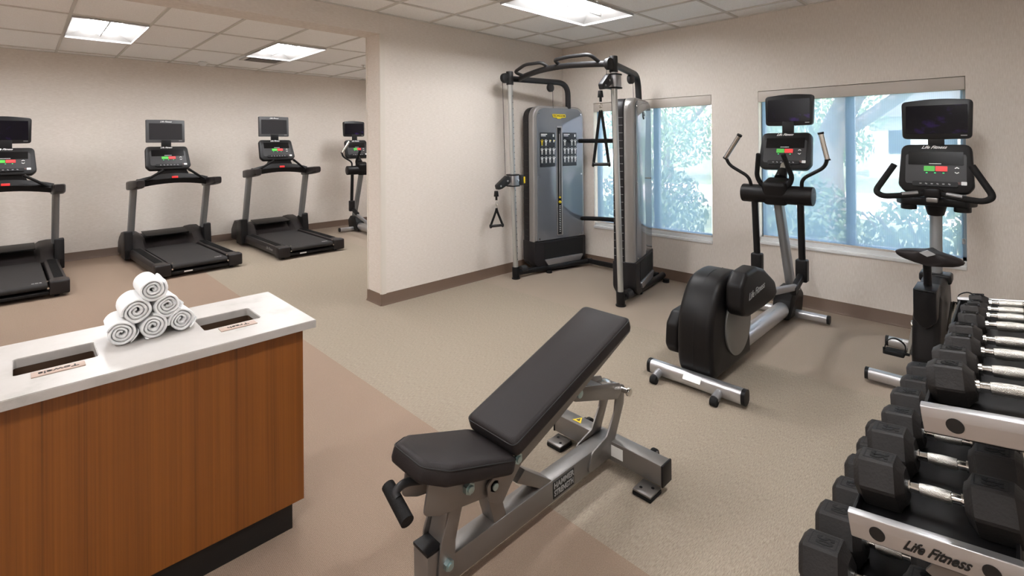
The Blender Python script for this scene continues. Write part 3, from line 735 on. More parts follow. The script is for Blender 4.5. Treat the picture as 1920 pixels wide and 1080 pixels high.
# ================================================================== CABLE MACHINE
O = Vector((-.6, -.92, 0))
t = thing('cable_machine', 'tall dual pulley cable machine in the corner with two weight towers', 'cable machine', O)
LEAN = Matrix(((1, 0, -.017, 0), (0, 1, .015, 0), (0, 0, 1, 0), (0, 0, 0, 1)))   # the tall frame leans slightly towards the partition
IM = LEAN @ Matrix.Translation(-O)
def WB():
    q = MB(); q.M = IM.copy(); return q
P1, P2 = (-1.155, -.26), (-1.135, -1.61)
def tower(pL, ang, face):
    """pL front left bottom corner (world xy) of the glossy panel, ang its heading"""
    Wd = .78 if face == 1 else .735; TH_ = .205
    M0 = Matrix.Translation(-O) @ Matrix.Translation((pL[0], pL[1], 0)) @ Matrix.Rotation(ang, 4, 'Z')
    def B(): q = MB(); q.M = M0.copy(); return q
    out = rounded_poly([(0, .36), (Wd, .36), (Wd, 1.95), (0, 1.95)], [.005, .005, .15, .15], 8)
    fr = B().prism(out, 'xz', .0, .10, bev=.018, seg=4).build('tower_housing', GFRAME, t, 50)
    B().prism(rounded_poly([(.0, .10), (Wd, .10), (Wd, 1.945), (0, 1.945)], [.02, .02, .15, .15], 8), 'xz', .10, TH_, bev=.012, seg=3).build('tower_back', SPINE, fr, 50)
    q = B()
    for k in range(22): q.box((-.001, .153, .20+k*.074), (.004, .095, .0035))
    q.build('spine_ribs', LGT if face == 2 else DGREY, fr)
    B().prism(rounded_poly([(.05, .375), (Wd-.035, .375), (Wd-.035, 1.925), (.05, 1.925)], [.005, .005, .13, .13], 8), 'xz', -.012, .01, bev=.004).build('front_panel', GPANEL, fr)
    # lower shroud with its opening and kick strip
    sh = rounded_poly([(-.005, .37), (Wd+.005, .37), (Wd+.005, .12), (Wd-.10, .035), (.10, .035), (-.005, .12)], [.01, .01, .08, .05, .05, .08], 5)
    B().prism(sh, 'xz', -.015, TH_+.01, bev=.012).build('lower_shroud', SPINE, fr)
    B().prism(rounded_poly([(.14, .345), (Wd-.05, .345), (Wd-.05, .16), (.14, .16)], .02, 3), 'xz', -.02, 0).build('shroud_opening', BLACK, fr)
    B().prism(rounded_poly([(.13, .155), (Wd-.045, .155), (Wd-.10, .085), (.185, .085)], .015, 3), 'xz', -.034, 0, bev=.004).build('kick_strip', SILV, fr)
    q = B()
    for x in (.07, Wd-.06):
        for z in (.40, 1.13, 1.86): q.cyl((x, -.012, z), (x, -.017, z), .008, n=12)
    q.build('panel_screws', CHROME, fr)
    if face == 1:
        # column slot with the weight stack seen inside
        B().prism(rrect(.085, 1.30, .008, 3, (.375, 1.065)), 'xz', -.019, -.008).build('stack_channel', GFRAME, fr)
        ch = B().prism(rrect(.055, 1.27, .004, 3, (.37, 1.06)), 'xz', -.0215, -.010).build('stack_slot', BLACK, fr)
        q = B()
        for k in range(15): q.box((.372, -.0225, .46+k*.0215), (.022, .003, .006))
        q.build('weight_numbers', WHT, ch)
        B().cyl((.37, -.02, .86), (.37, -.026, 1.62), .004, n=8).cyl((.378, -.02, .86), (.378, -.026, 1.66), .002, n=6).build('guide_rod', LGT, ch)
        B().ball((.368, -.028, .81), .018, n=2).ball((.368, -.028, .865), .013, n=2).build('selector_pin', YEL, fr)
        for x0, w_, cols in ((.085, .225, 4), (.43, .215, 4)):
            pl = B().prism(rrect(w_, .40, .003, 2, (x0+w_/2, 1.435)), 'xz', -.0155, -.008).build('instruction_placard', mat('placard black', (22, 24, 28), .3), fr)
            q = B(); qy = B()
            q.box((x0+.06, -.0165, 1.615), (.09, .002, .010)).box((x0+.05, -.0165, 1.597), (.07, .002, .008)).box((x0+w_-.025, -.0165, 1.60), (.018, .002, .03))
            for r_ in range(3):
                for c_ in range(cols):
                    if r_ == 0 and (c_ == 1 if x0 > .2 else c_ == 9): continue
                    cx = x0+.03+c_*(w_-.05)/(cols-1); cz = 1.525-r_*.10
                    tg = qy if (r_ == 0 and x0 < .2 and c_ != 1) else q
                    if tg is qy and c_ > 0: q.box((cx, -.0168, cz+.01), (.012, .002, .03)); qy.box((cx+.012, -.0168, cz+.016), (.010, .002, .014)); continue
                    # small exercising figures: head, body, two arms, two legs
                    a = .35*math.sin(c_*2.1+r_)
                    tg.box((cx, -.0168, cz+.026), (.009, .002, .010)).box((cx, -.0168, cz+.006), (.012, .002, .026))
                    for s in (-1, 1):
                        tg.box((cx+s*.006, -.0168, cz-.022), (.005, .002, .034), rot=(0, s*.12+a*.4, 0))
                        tg.box((cx+s*.014, -.0168, cz+.010), (.004, .002, .030), rot=(0, s*.5+a, 0))
                    q.box((cx, -.0168, cz-.044), (.022, .002, .003))
            q.build('placard_figures', WHT, pl)
            if x0 < .2: qy.build('placard_warning_figures', YEL, pl)
            else: qy.bm.free()
        lg = B().prism(rounded_poly([(.27, 1.855), (.47, 1.855), (.475, 1.815), (.41, 1.812), (.40, 1.80), (.35, 1.80), (.34, 1.812), (.285, 1.815)], .006, 2), 'xz', -.018, -.008).build('brand_badge', YEL, fr)
        text('badge_lettering', 'TECHNOGYM', BLKP, lg, M0 @ frame((.373, -.0185, 1.834), (1, 0, 0), (0, 0, 1)), .032, bold=.02, xs=.9, depth=.001)
    else:
        lg = B().prism(rounded_poly([(.33, 1.82), (.40, 1.81), (.40, 1.77), (.365, 1.745), (.33, 1.77)], .004, 2), 'xz', -.0165, -.010).build('brand_badge', BLKP, fr)
        B().prism(rounded_poly([(.335, 1.812), (.394, 1.804), (.394, 1.772), (.365, 1.752), (.335, 1.772)], .004, 2), 'xz', -.0175, -.010).build('badge_face', SILV, lg)
        text('badge_lettering', 'GYM', BLKP, lg, M0 @ frame((.364, -.018, 1.787), (1, 0, 0), (0, 0, 1)), .024, bold=.02, depth=.001)
tower((-.88, -.285), math.radians(-10.6), 1)
tower((-.945, -1.645), math.radians(17.5), 2)
for (px, py), k in ((P1, 1), (P2, 2)):
    po = WB().tube([(px, py, .10), (px, py, 2.20)], 0, n=20, prof=[(.029*math.cos(a)+(.0 if True else 0), .029*math.sin(a)) for a in [2*PI*j/24 for j in range(24)]]).build('upright_column', mat('satin aluminium', (190, 192, 190), .3, .75), t)
    q = WB(); d = Vector((.30, -.95, 0)).normalized() if k == 1 else Vector((-.95, .3, 0)).normalized()
    for j in range(27): z = .22+j*.07; c_ = Vector((px, py, z)); q.cyl(c_+d*.026, c_+d*.0305, .0055, n=8)
    if k == 1: q.build('adjustment_holes', BLK, po)
    else: q.bm.free(); WB().box((px-.024, py+.012, 1.15), (.006, .010, 2.05), rot=(0, 0, .3)).build('column_groove', DGREY, po)
    WB().cyl((px, py, 0), (px, py, .135), .040, n=24, bev=.004).cyl((px, py, 0), (px, py, .015), .047, n=24, bev=.003).build('post_foot', BLK, t)
    WB().cyl((px, py, 2.165), (px, py, 2.315), .040, n=24, bev=.005).build('post_sleeve', GRAPH, t)
    # top pulley cheek at the front of the sleeve
    WB().cyl((px-.075, py-.022, 2.235), (px-.075, py+.022, 2.235), .055, n=28, bev=.004).box((px-.03, py, 2.235), (.09, .04, .10), bev=.006).build('pulley_housing', GRAPH, t)
    WB().cyl((px-.115, py, 2.20), (px-.115, py, 1.14 if k == 1 else 2.10), .0025, n=6).build('cable', BLK, t)
    # arm over the tower, bending down behind it
    ex, ey = (-.33, -.42) if k == 1 else (-.30, -1.36)
    WB().tube(fillet_path([(px+.02, py, 2.235), (ex, ey, 2.235), (ex+.03, ey+(.03 if k == 1 else .01), 1.90)], .16, 8), .033, 18).build('overhead_arm', GRAPH, t)
    mx_, my_ = px+(ex-px)*.68, py+(ey-py)*.68
    WB().cyl((mx_, my_-.018, 2.165), (mx_, my_+.018, 2.165), .05, n=24, bev=.004).build('arm_pulley', GRAPH, t)
    WB().cyl((mx_+.04, my_, 2.17), (mx_+.04, my_, 1.90), .0025, n=6).build('cable', BLK, t)
    # floor beam out to the wall side
    WB().tube(fillet_path([(px+.03, py, .065), (px+.30, py+(-.03 if k == 1 else .03), .055), (-.07, -.50 if k == 1 else -1.46, .055)], .1), .032, 14).build('floor_beam', BLK, t)
    WB().cyl((px+.08, py, .085), (px+.16, py-.005, .085), .045, n=16, bev=.004).build('beam_bracket', GRAPH, t)
    for fx_ in (.45, 1.0): WB().cyl((px+fx_, py+(-.1 if k == 1 else .08), 0), (px+fx_, py+(-.1 if k == 1 else .08), .035), .035, n=16).build('leveling_foot', BLK, t)
# crossbar and grips
WB().tube(smooth_path([(-1.03, -.27, 2.235), (-1.08, -.45, 2.26), (-1.15, -.75, 2.28), (-1.16, -1.05, 2.285), (-1.14, -1.35, 2.27), (-1.12, -1.57, 2.25)], 5), .030, 16).build('crossbar', GRAPH, t)
WB().tube(fillet_path([(-1.08, -.40, 2.26), (-1.20, -.38, 2.29), (-1.24, -.58, 2.345), (-1.22, -.80, 2.345), (-1.14, -.82, 2.30)], .05), .018, 12).build('pull_up_grip', GRAPH, t)
WB().tube(fillet_path([(-1.14, -.98, 2.30), (-1.24, -.98, 2.345), (-1.26, -1.20, 2.35), (-1.24, -1.42, 2.345), (-1.13, -1.46, 2.27)], .05), .018, 12).build('pull_up_grip', GRAPH, t)
# braces between the towers
WB().tube([(-.16, -.34, 1.535), (-.22, -1.40, 1.53)], .026, 14).build('brace', BLK, t)
WB().tube(smooth_path([(-.17, -.34, .575), (-.10, -.9, .60), (-.2, -1.40, .575)], 6), .026, 14).build('brace', BLK, t)
WB().tube([(-.12, -.46, .06), (-.14, -1.44, .06)], .03, 14).build('floor_beam', BLK, t)
# carriages
def carriage(p, z, k):
    px, py = p; e = .07 if k == 1 else .03
    c = WB().prism(rrect(.115, .115, .035, 5, (px, py)), 'xy', z-.06, z+.06, bev=.004).build('pulley_carriage', SILV, t)
    WB().prism(rrect(.128, .128, .04, 5, (px, py)), 'xy', z+.055, z+.068, bev=.003).prism(rrect(.128, .128, .04, 5, (px, py)), 'xy', z-.068, z-.055, bev=.003).build('carriage_rim', BLK, c)
    if k == 1:
        WB().box((px+.085, py-.02, z), (.075, .085, .115), bev=.012).build('carriage_grip', GRAPH, c)
        WB().box((px+.118, py-.045, z), (.022, .050, .075), bev=.004).build('release_tab', YEL, c)
        WB().cyl((px+.02, py-.058, z), (px+.02, py-.066, z), .012, n=14, bev=.002).build('pin_socket', CHROME, c)
    q = WB(); poly = rounded_poly([(px-.07, z+.055), (px-.11, z+.055), (px-.19-e, z-.04), (px-.175-e, z-.09), (px-.115-e, z-.08), (px-.07, z-.03)], .02, 4)
    q.prism(poly, 'xz', py-.024, py+.024, bev=.003); q.build('swivel_pulley', GRAPH, c)
    WB().cyl((px-.105, py-.028, z), (px-.105, py+.028, z), .010, n=12).cyl((px-.14-e, py-.028, z-.05), (px-.14-e, py+.028, z-.05), .010, n=12).build('pulley_bolts', LGT, c)
    WB().cyl((px-.19-e, py, z-.10), (px-.19-e, py, z-.16), .020, .027, n=16, bev=.003).cyl((px-.19-e, py, z-.16), (px-.19-e, py, z-.20), .012, n=10).build('cable_stop', BLK, c)
    return tuple(O + (IM @ Vector((px-.19-e, py, z-.20))))
def cable_handle(p, label, rz, L):
    h = thing('exercise_strap', label, 'exercise strap', p, (0, 0, rz), 'strap handles on the cable machine')
    q = MB()
    for a in range(2): q.tube([Vector((.012*math.cos(x)*(1-a)+0, .012*math.cos(x)*a, -.035-a*.03+.022*math.sin(x))) for x in [2*PI*j/14 for j in range(15)]], .003, 6)
    q.build('snap_hook', CHROME, h)
    for s in (-1, 1):
        MB().tube(smooth_path([(0, 0, -.085), (s*.012, 0, -.13), (s*.066, 0, -L+.02), (s*.070, 0, -L)], 4), 0, prof=rrect(.026, .003, .001, 2), upv=(0, 1, 0)).build('strap', RUB, h)
    g_ = MB().cyl((-.066, 0, -L), (.066, 0, -L), .0145, n=16, bev=.002).build('grip', DGREY, h)
    for s in (-1, 1): MB().cyl((s*.064, 0, -L), (s*.08, 0, -L), .022, n=18, bev=.003).build('grip_end', BLK, g_)
c1 = carriage(P1, 1.10, 1); c2 = carriage(P2, 2.08, 2)
cable_handle(c1, 'black strap handle hanging low from the left column carriage', -.25, .275)
cable_handle(c2, 'black strap handle hanging high from the right column carriage', -.85, .56)

# ================================================================== ADJUSTABLE BENCH (axis along +x)
bx, by = -3.10, -2.81
t = thing('weight_bench', 'grey framed adjustable bench with black pads in the foreground', 'weight bench', (-3.65, by, 0))
IB = Matrix.Translation((3.65, 0, 0))
def BB(): q = MB(); q.M = IB.copy(); return q      # x is world x, y is measured from the bench's axis
ANG = math.radians(18.6)
# main spine and the rear crossbeam
sp = BB().box((-3.60, 0, .095), (1.02, .075, .09), bev=.006).build('spine_beam', SILVD, t)
BB().box((-3.10, 0, .085), (.075, .60, .09), bev=.006).build('rear_crossbeam', SILVD, t)
for s in (-1, 1):
    BB().box((-3.10, s*.302, .085), (.079, .010, .094), bev=.004).build('end_cap', BLK, t)
    f = BB().box((-3.165, s*.245, .022), (.09, .085, .008), bev=.002).build('foot_plate', SILVD, t)
    BB().box((-3.165, s*.245, .009), (.094, .089, .018), bev=.005).cyl((-3.18, s*.225, .026), (-3.18, s*.225, .0275), .007, n=10).cyl((-3.15, s*.265, .026), (-3.15, s*.265, .0275), .007, n=10).build('foot_pad', RUB, f)
    w_ = BB().cyl((-3.0, s*.185-.012, .06), (-3.0, s*.185+.012, .06), .036, n=24, bev=.005).build('transport_wheel', RUB, t)
    BB().box((-3.035, s*.185+s*.02, .07), (.07, .006, .05), bev=.002).build('wheel_bracket', SILVD, w_)
lab = BB().box((-3.1385, -.075, .09), (.002, .065, .05)).build('serial_label', WHT, t)
q = BB(); q.M = IB.copy(); q.prism([(-.02, -.015), (.02, -.015), (0, .022)], 'xy', 0, .002)
q2 = MB(); q2.M = IB @ Matrix.Translation((-3.10, .17, .1305)) @ Matrix.Rotation(-PI/2, 4, 'Z'); q2.prism([(-.026, -.02), (.026, -.02), (0, .026)], 'xy', 0, .0015)
q.bm.free(); wl = q2.build('warning_label', YEL, t)
q2 = MB(); q2.M = IB @ Matrix.Translation((-3.10, .17, .1320)) @ Matrix.Rotation(-PI/2, 4, 'Z'); q2.box((0, -.006, 0), (.018, .008, .001)).box((0, .004, 0), (.006, .012, .001)); q2.build('warning_mark', BLKP, wl)
# name plate on the spine side
npl = BB().box((-3.475, -.0385, .098), (.135, .003, .068)).build('name_plate', BLKP, sp)
text('plate_lettering', 'HAMMER', LGT, npl, IB @ frame((-3.475, -.0405, .114), (1, 0, 0), (0, 0, 1)), .032, bold=.03, xs=1.0, depth=.001)
text('plate_lettering', 'STRENGTH', LGT, npl, IB @ frame((-3.475, -.0405, .083), (1, 0, 0), (0, 0, 1)), .032, bold=.03, xs=.78, depth=.001)
# front post: the spine turns up into the seat column
BB().prism(rounded_poly([(-4.16, .0), (-4.075, .0), (-4.075, .19), (-4.16, .19)], .006, 2), 'xz', -.04, .04, bev=.004).build('front_foot', SILVD, t)
BB().box((-4.118, 0, .196), (.088, .082, .012), bev=.003).build('foot_cap', BLK, t)
for s in (-1, 1):
    # slanted double plates up to the seat bracket
    BB().prism(rounded_poly([(-4.125, .10), (-4.06, .10), (-4.055, .20), (-4.015, .34), (-4.06, .345), (-4.115, .21)], .012, 3), 'xz', s*.048-.004, s*.048+.004, bev=.001).build('seat_strut', SILVD, t)
    BB().cyl((-4.09, s*.050, .14), (-4.09, s*.066, .14), .018, n=6).cyl((-4.09, s*.066, .14), (-4.09, s*.072, .14), .011, n=16).build('pivot_bolt', ZINC, t)
    # seat side bracket
    BB().prism(rounded_poly([(-4.19, .355), (-4.17, .45), (-3.88, .345), (-3.84, .30), (-3.89, .275), (-4.13, .325)], [.02, .01, .02, .03, .03, .03], 4), 'xz', s*.062-.004, s*.062+.004, bev=.001).build('seat_bracket', SILVD, t)
    for x, z in ((-4.015, .362), (-3.905, .318)):
        BB().cyl((x, s*.066, z), (x, s*.082, z), .021, n=6).cyl((x, s*.082, z), (x, s*.090, z), .013, n=18, bev=.002).build('pivot_bolt', ZINC, t)
    # back pad carrier plate
    c_, s_ = math.cos(ANG), math.sin(ANG)
    BB().prism(rounded_poly([(-3.94, .335), (-3.93, .275), (-3.87, .235), (-3.825, .285), (-3.77, .335), (-3.60, .395), (-3.02, .62), (-3.03, .645), (-3.62, .455), (-3.76, .425), (-3.83, .385)], .02, 4), 'xz', s*.078-.004, s*.078+.004, bev=.001).build('back_bracket', SILVD, t)
    BB().cyl((-3.80, s*.080, .372), (-3.80, s*.098, .372), .020, n=6).cyl((-3.80, s*.098, .372), (-3.80, s*.105, .372), .012, n=18, bev=.002).build('pivot_bolt', ZINC, t)
# seat column
BB().prism(rounded_poly([(-4.11, .18), (-4.045, .18), (-3.985, .36), (-4.055, .36)], .006, 2), 'xz', -.036, .036, bev=.003).build('seat_column', SILVD, t)
BB().prism(rounded_poly([(-3.86, .13), (-3.80, .13), (-3.86, .33), (-3.92, .33)], .006, 2), 'xz', -.034, .034, bev=.003).build('hinge_post', SILVD, t)
BB().prism([(-3.60, .13), (-3.53, .13), (-3.70, .255), (-3.745, .225)], 'xz', -.032, .032, bev=.003).build('diagonal_brace', SILVD, t)
BB().cyl((-3.80, -.085, .372), (-3.80, .085, .372), .012, n=16).build('hinge_axle', ZINC, t)
BB().box((-3.845, 0, .392), (.05, .20, .014), rot=(0, -.4, 0), bev=.002).build('hinge_plate', CHROME, t)
# support link and the rear ladder plates
for s in (-1, 1):
    BB().prism(rounded_poly([(-3.40, .475), (-3.43, .425), (-3.10, .315), (-3.06, .345), (-3.08, .385)], .015, 3), 'xz', s*.052-.004, s*.052+.004, bev=.001).build('support_link', SILVD, t)
    BB().prism(rounded_poly([(-3.32, .06), (-3.14, .06), (-3.09, .16), (-3.03, .27), (-3.02, .35), (-3.06, .37), (-3.09, .34), (-3.11, .25), (-3.17, .165), (-3.28, .14)], .02, 4), 'xz', s*.042-.004, s*.042+.004, bev=.001).build('ladder_plate', SILVD, t)
    BB().cyl((-3.395, s*.056, .45), (-3.395, s*.07, .45), .018, n=18, bev=.002).build('link_bolt', ZINC, t)
BB().cyl((-3.055, -.085, .345), (-3.055, .075, .345), .012, n=16).cyl((-3.055, -.098, .345), (-3.055, -.083, .345), .019, n=20, bev=.003).box((-3.09, 0, .355), (.06, .10, .03), bev=.003).build('adjuster_pin', CHROME, t)
BB().box((-3.30, 0, .438), (.20, .09, .02), rot=(0, .32, 0), bev=.003).build('link_tie', SILVD, t)
# pads: rounded slabs with a seam line
def pad(name, loop2d, th, M_, inset=.016):
    """upholstered pad: loop in local xy, thickness along z, M_ places it"""
    L = []
    cx = sum(p[0] for p in loop2d)/len(loop2d); cy = sum(p[1] for p in loop2d)/len(loop2d)
    def ins(d): return [(p[0]-(d*(1 if p[0] > cx else -1)), p[1]-(d*(1 if p[1] > cy else -1))) for p in loop2d]
    for z, d in [(0, .012), (.006, .003), (.016, 0), (th-.022, 0), (th-.012, .003), (th-.004, .009), (th, .020)]:
        L.append([(x, y, z) for x, y in ins(d)])
    q = MB(); q.M = M_; q.loft(L); o = q.build(name, VINYL, t, 60)
    q = MB(); q.M = M_; lp = [(x, y, th-.013) for x, y in ins(.0015)]; q.tube(lp+[lp[0], lp[1]], .0022, 6); q.build('seam_piping', SEAM, o)
    return o
Mb = IB @ Matrix.Translation((-3.840, 0, .402)) @ Matrix.Rotation(-ANG, 4, 'Y')
pad('back_pad', rounded_poly([(0, -.132), (.80, -.132), (.80, .132), (0, .132)], .025, 5), .066, Mb)
Ms = IB @ Matrix.Translation((-4.225, 0, .475)) @ Matrix.Rotation(math.radians(18.5), 4, 'Y')
pad('seat_pad', rounded_poly([(0, -.082), (.075, -.130), (.40, -.132), (.40, .132), (.075, .130), (0, .082)], .035, 6), .064, Ms)
BB().tube(fillet_path([(-4.10, .0, .40), (-4.22, .0, .445), (-4.255, .0, .43), (-4.255, -.02, .42)], .03), .013, 12).build('handle_stem', GRAPH, t)
BB().tube([(-4.250, .045, .428), (-4.262, -.085, .388)], .021, 16).build('carry_handle', RUB, t)

# ================================================================== DUMBBELL RACK
TIERS = [  # name, plate front y, plate top z, pad
    ('upper', -4.001, .829), ('middle', -3.838, .467), ('lower', -3.675, .118)]
XN, XF = -3.40, -2.155; TI = math.radians(-8)
t = thing('dumbbell_rack', 'three tier rack with silver end plates holding the hex dumbbells', 'dumbbell rack', (-2.78, -4.2, 0))
IR = Matrix.Translation((2.78, 4.2, 0))
def RB(M_=None): q = MB(); q.M = IR @ (M_ if M_ else Matrix.Identity(4)); return q
for nm, y0, z1 in TIERS:
    # frame of a tier: origin at the front top corner of the plate, -y to the back (rising)
    MT = Matrix.Translation((0, y0, z1)) @ Matrix.Rotation(TI, 4, 'X')
    sh = RB(MT).box(((XN+XF)/2, -.175, -.046), (XF-XN, .34, .010), bev=.002).box(((XN+XF)/2, -.006, -.036), (XF-XN, .008, .045), bev=.002).box(((XN+XF)/2, -.344, -.036), (XF-XN, .008, .045), bev=.002).build('shelf_%s' % nm if False else 'shelf', BLK, t)
    for x in (XN, XF):
        s = -1 if x == XN else 1
        pr = rounded_poly([(x+.0, -.070), (x+s*.010, -.070), (x+s*.012, -.03), (x+s*.010, -.004), (x-s*.012, 0), (x-s*.018, -.012), (x+.0, -.016)], .004, 3)
        pl = RB(MT).prism(pr, 'xz', -.355, .0, bev=.003).build('end_plate', SILVT, t)
        RB(MT).box((x-s*.004, -.178, -.04), (.010, .360, .072), bev=.002).build('plate_backing', BLK, pl)
        for yy in (-.065, -.295): RB(MT).cyl((x+s*.010, yy, -.040), (x+s*.0135, yy, -.040), .018, n=28).build('plate_plug', BLKP, pl)
        if nm == 'middle' and x == XN:
            text('brand_lettering', 'Life Fitness', BLKP, pl, IR @ MT @ frame((x-.0130, -.185, -.043), (0, -1, 0), (0, 0, 1)), .038, shear=.8, bold=.022, xs=.78, depth=.001)
for x in (XN+.03, XF-.03):
    RB().tube([(x, -4.42, .04), (x, -4.42, .86)], 0, prof=rrect(.09, .045, .008, 3), upv=(1, 0, 0)).build('upright', SILVD, t)
    RB().tube([(x-.01, -4.03, .42), (x-.01, -4.42, .20)], 0, prof=rrect(.012, .09, .003, 2)).build('shelf_gusset', SILVD, t)
    RB().box((x, -4.18, .028), (.06, .72, .05), bev=.006).build('floor_rail', SILVD, t)
    for yy in (-3.86, -4.50): RB().cyl((x, yy, 0), (x, yy, .01), .03, n=16).build('leveling_foot', BLK, t)
RB().box(((XN+XF)/2, -4.40, .30), (XF-XN-.1, .04, .08), bev=.004).build('back_brace', BLK, t)

# hex dumbbells
_db = {}
def dumbbell(lb, ap, hl, loc, label, group):
    if lb in _db:
        d = copy_tree(_db[lb]); d.location = loc; d['label'] = label; d['group'] = group; return d
    d = thing('dumbbell', label, 'dumbbell', loc, (TI, 0, 0), group); hh = .064
    for s in (-1, 1):
        R = ap/math.cos(PI/6); L = []
        for y, k in ((hh, .62), (hh+.008, .72), (hh+.020, .98), (hh+.026, 1.0), (hh+hl-.022, 1.0), (hh+hl-.016, .985), (hh+hl, .80)):
            ring = []
            for j in range(6):
                a = PI/3*j
                for da in (-.06, .06): ring.append((R*k*math.cos(a+da)*.992, s*y, R*k*math.sin(a+da)*.992))
            L.append(ring)
        q = MB(); q.loft(L); hd = q.build('head', HEXB, d, 28)
        cy = s*(hh+hl/2); sz = min(hl-.05, R*.82)
        q = MB().box((0, cy, ap*.992+.0004), (R*.66, hl*.56, .0016)); ip = q.build('number_plate', HEXI, hd)
        rim = MB(); a_, b_ = R*.66/2, hl*.56/2
        for x_a, y_a, sx, sy in ((a_, 0, .003, 2*b_), (-a_, 0, .003, 2*b_), (0, b_, 2*a_, .003), (0, -b_, 2*a_, .003)): rim.box((x_a, cy+y_a, ap*.992+.0014), (sx, sy, .0024))
        rim.build('plate_rim', NUMB, hd)
        text('weight_number', str(lb), NUMB, ip, frame((0, cy, ap*.992+.0020), (-1, 0, 0), (0, -1, 0)), hl*.50, bold=.035, xs=R*.62/(hl*.62)*(1.5 if lb < 10 else 1.), depth=.0028)
    # handle: contoured knurled grip with collars
    prof = [(-.064, .017), (-.056, .017), (-.055, .0125), (-.036, .0135), (-.035, .0150), (-.018, .0165), (0, .0172), (.018, .0165), (.035, .0150), (.036, .0135), (.055, .0125), (.056, .017), (.064, .017)]
    q = MB(); q.loft([[(r*math.cos(2*PI*k/20), y, r*math.sin(2*PI*k/20)) for k in range(20)] for y, r in prof]); hd = q.build('handle', CHROME, d, 40)
    q = MB(); q.loft([[(r*1.02*math.cos(2*PI*k/20), y, r*1.02*math.sin(2*PI*k/20)) for k in range(20)] for y, r in prof[4:9]], cap=True); q.build('knurled_grip', KNURL, hd)
    _db[lb] = d; return d
AP = {5: .033, 10: .040, 15: .046, 20: .051, 25: .057, 30: .062, 35: .066, 40: .069, 45: .072, 50: .076}
HL = {5: .060, 10: .072, 15: .082, 20: .098, 25: .104, 30: .110, 35: .120, 40: .122, 45: .126, 50: .132}
ordn = {0: 'nearer', 1: 'farther'}
def row(tier, cyw, weights, xs, tname):
    _, y0, z1 = tier
    for i, (lb, x) in enumerate(zip(weights, xs)):
        # shelf surface height under the dumbbell centre
        d = y0-cyw; zs = z1+math.sin(-TI)*d-.041
        nth = ['first', 'second', 'third', 'fourth', 'fifth', 'sixth', 'seventh', 'eighth'][i]
        dumbbell(lb, AP[lb], HL[lb], (x, cyw, zs+AP[lb]+.002), 'black hex dumbbell with chrome grip, %s from the near end of the %s tier' % (nth, tname), 'hex dumbbells on the %s tier of the rack' % tname)
row(TIERS[0], -4.168, [20, 20, 15, 15, 10, 10, 5, 5], [-3.255, -3.115, -2.935, -2.800, -2.59, -2.465, -2.335, -2.225], 'top')
row(TIERS[1], -4.018, [35, 35, 30, 30, 25, 25], [-3.245, -3.045, -2.865, -2.680, -2.50, -2.33], 'middle')
row(TIERS[2], -3.885, [50, 50, 45, 45, 40, 40], [-3.265, -3.075, -2.875, -2.685, -2.495, -2.31], 'bottom')

# ================================================================== TOWEL CABINET
CX0, CX1 = -5.75, -4.243; CYF, CYB = -2.213, -1.672; CZ = .82
t = thing('towel_cabinet', 'teak veneered waste and towel cabinet in the left foreground', 'cabinet', ((CX0+CX1)/2, (CYF+CYB)/2, 0))
IC = Matrix.Translation(-Vector(((CX0+CX1)/2, (CYF+CYB)/2, 0)))
q = MB(); q.M = IC
a, b, c, d = CX0+.035, CX1-.037, CYF+.042, CYB-.035
q.box(((a+b)/2, c+.01, .4475), (b-a, .02, .685)).box(((a+b)/2, d-.01, .4475), (b-a, .02, .685)).box((a+.01, (c+d)/2, .4475), (.02, d-c-.04, .685)).box((b-.01, (c+d)/2, .4475), (.02, d-c-.04, .685)); q.build('cabinet_body', WOOD, t)
q = MB(); q.M = IC; q.box(((a+b)/2, (c+d)/2, .115), (b-a-.04, d-c-.04, .015)); q.build('cabinet_bottom', BLACK, t)
q = MB(); q.M = IC; q.box(((a+b)/2-.01, (c+d)/2, .0525), (b-a-.06, d-c-.03, .105)); q.build('toe_kick', mat('black toe kick', (14, 13, 13), .5), t)
# top slab with two cut-outs
t = thing('countertop', 'white quartz countertop with two rectangular drop slots on the wood cabinet', 'countertop', ((CX0+CX1)/2, (CYF+CYB)/2, CZ-.03))
IT = Matrix.Translation(-Vector(((CX0+CX1)/2, (CYF+CYB)/2, CZ-.03)))
HOL = [(-4.588, -4.390, -2.026, -1.872), (-5.101, -4.899, -2.026, -1.840)]
HOL = [(h[0], h[1], -2.026, -1.860) for h in HOL]
q = MB(); q.M = IT
tb = bmesh.new(); edges = []
def loop(pts):
    vs = [tb.verts.new((x, y, CZ-.03)) for x, y in pts]
    edges.extend(tb.edges.new((vs[i], vs[(i+1) % len(vs)])) for i in range(len(vs)))
loop(rounded_poly([(CX0, CYF), (CX1, CYF), (CX1, CYB), (CX0, CYB)], .003, 2))
for h in HOL: loop(rounded_poly([(h[0], h[2]), (h[1], h[2]), (h[1], h[3]), (h[0], h[3])], .012, 4))
bmesh.ops.triangle_fill(tb, edges=edges, use_beauty=True)
ex = bmesh.ops.extrude_face_region(tb, geom=tb.faces[:])
bmesh.ops.translate(tb, vec=(0, 0, .03), verts=[v for v in ex['geom'] if isinstance(v, bmesh.types.BMVert)])
bmesh.ops.recalc_face_normals(tb, faces=tb.faces)
es = [e for e in tb.edges if len(e.link_faces) == 2 and e.calc_face_angle(0) > 1.2 and all(v.co.z > CZ-.001 for v in e.verts)]
bmesh.ops.bevel(tb, geom=es, offset=.002, segments=2, affect='EDGES')
q.add(tb); ct = q.build('slab', QUARTZ, t, 30)
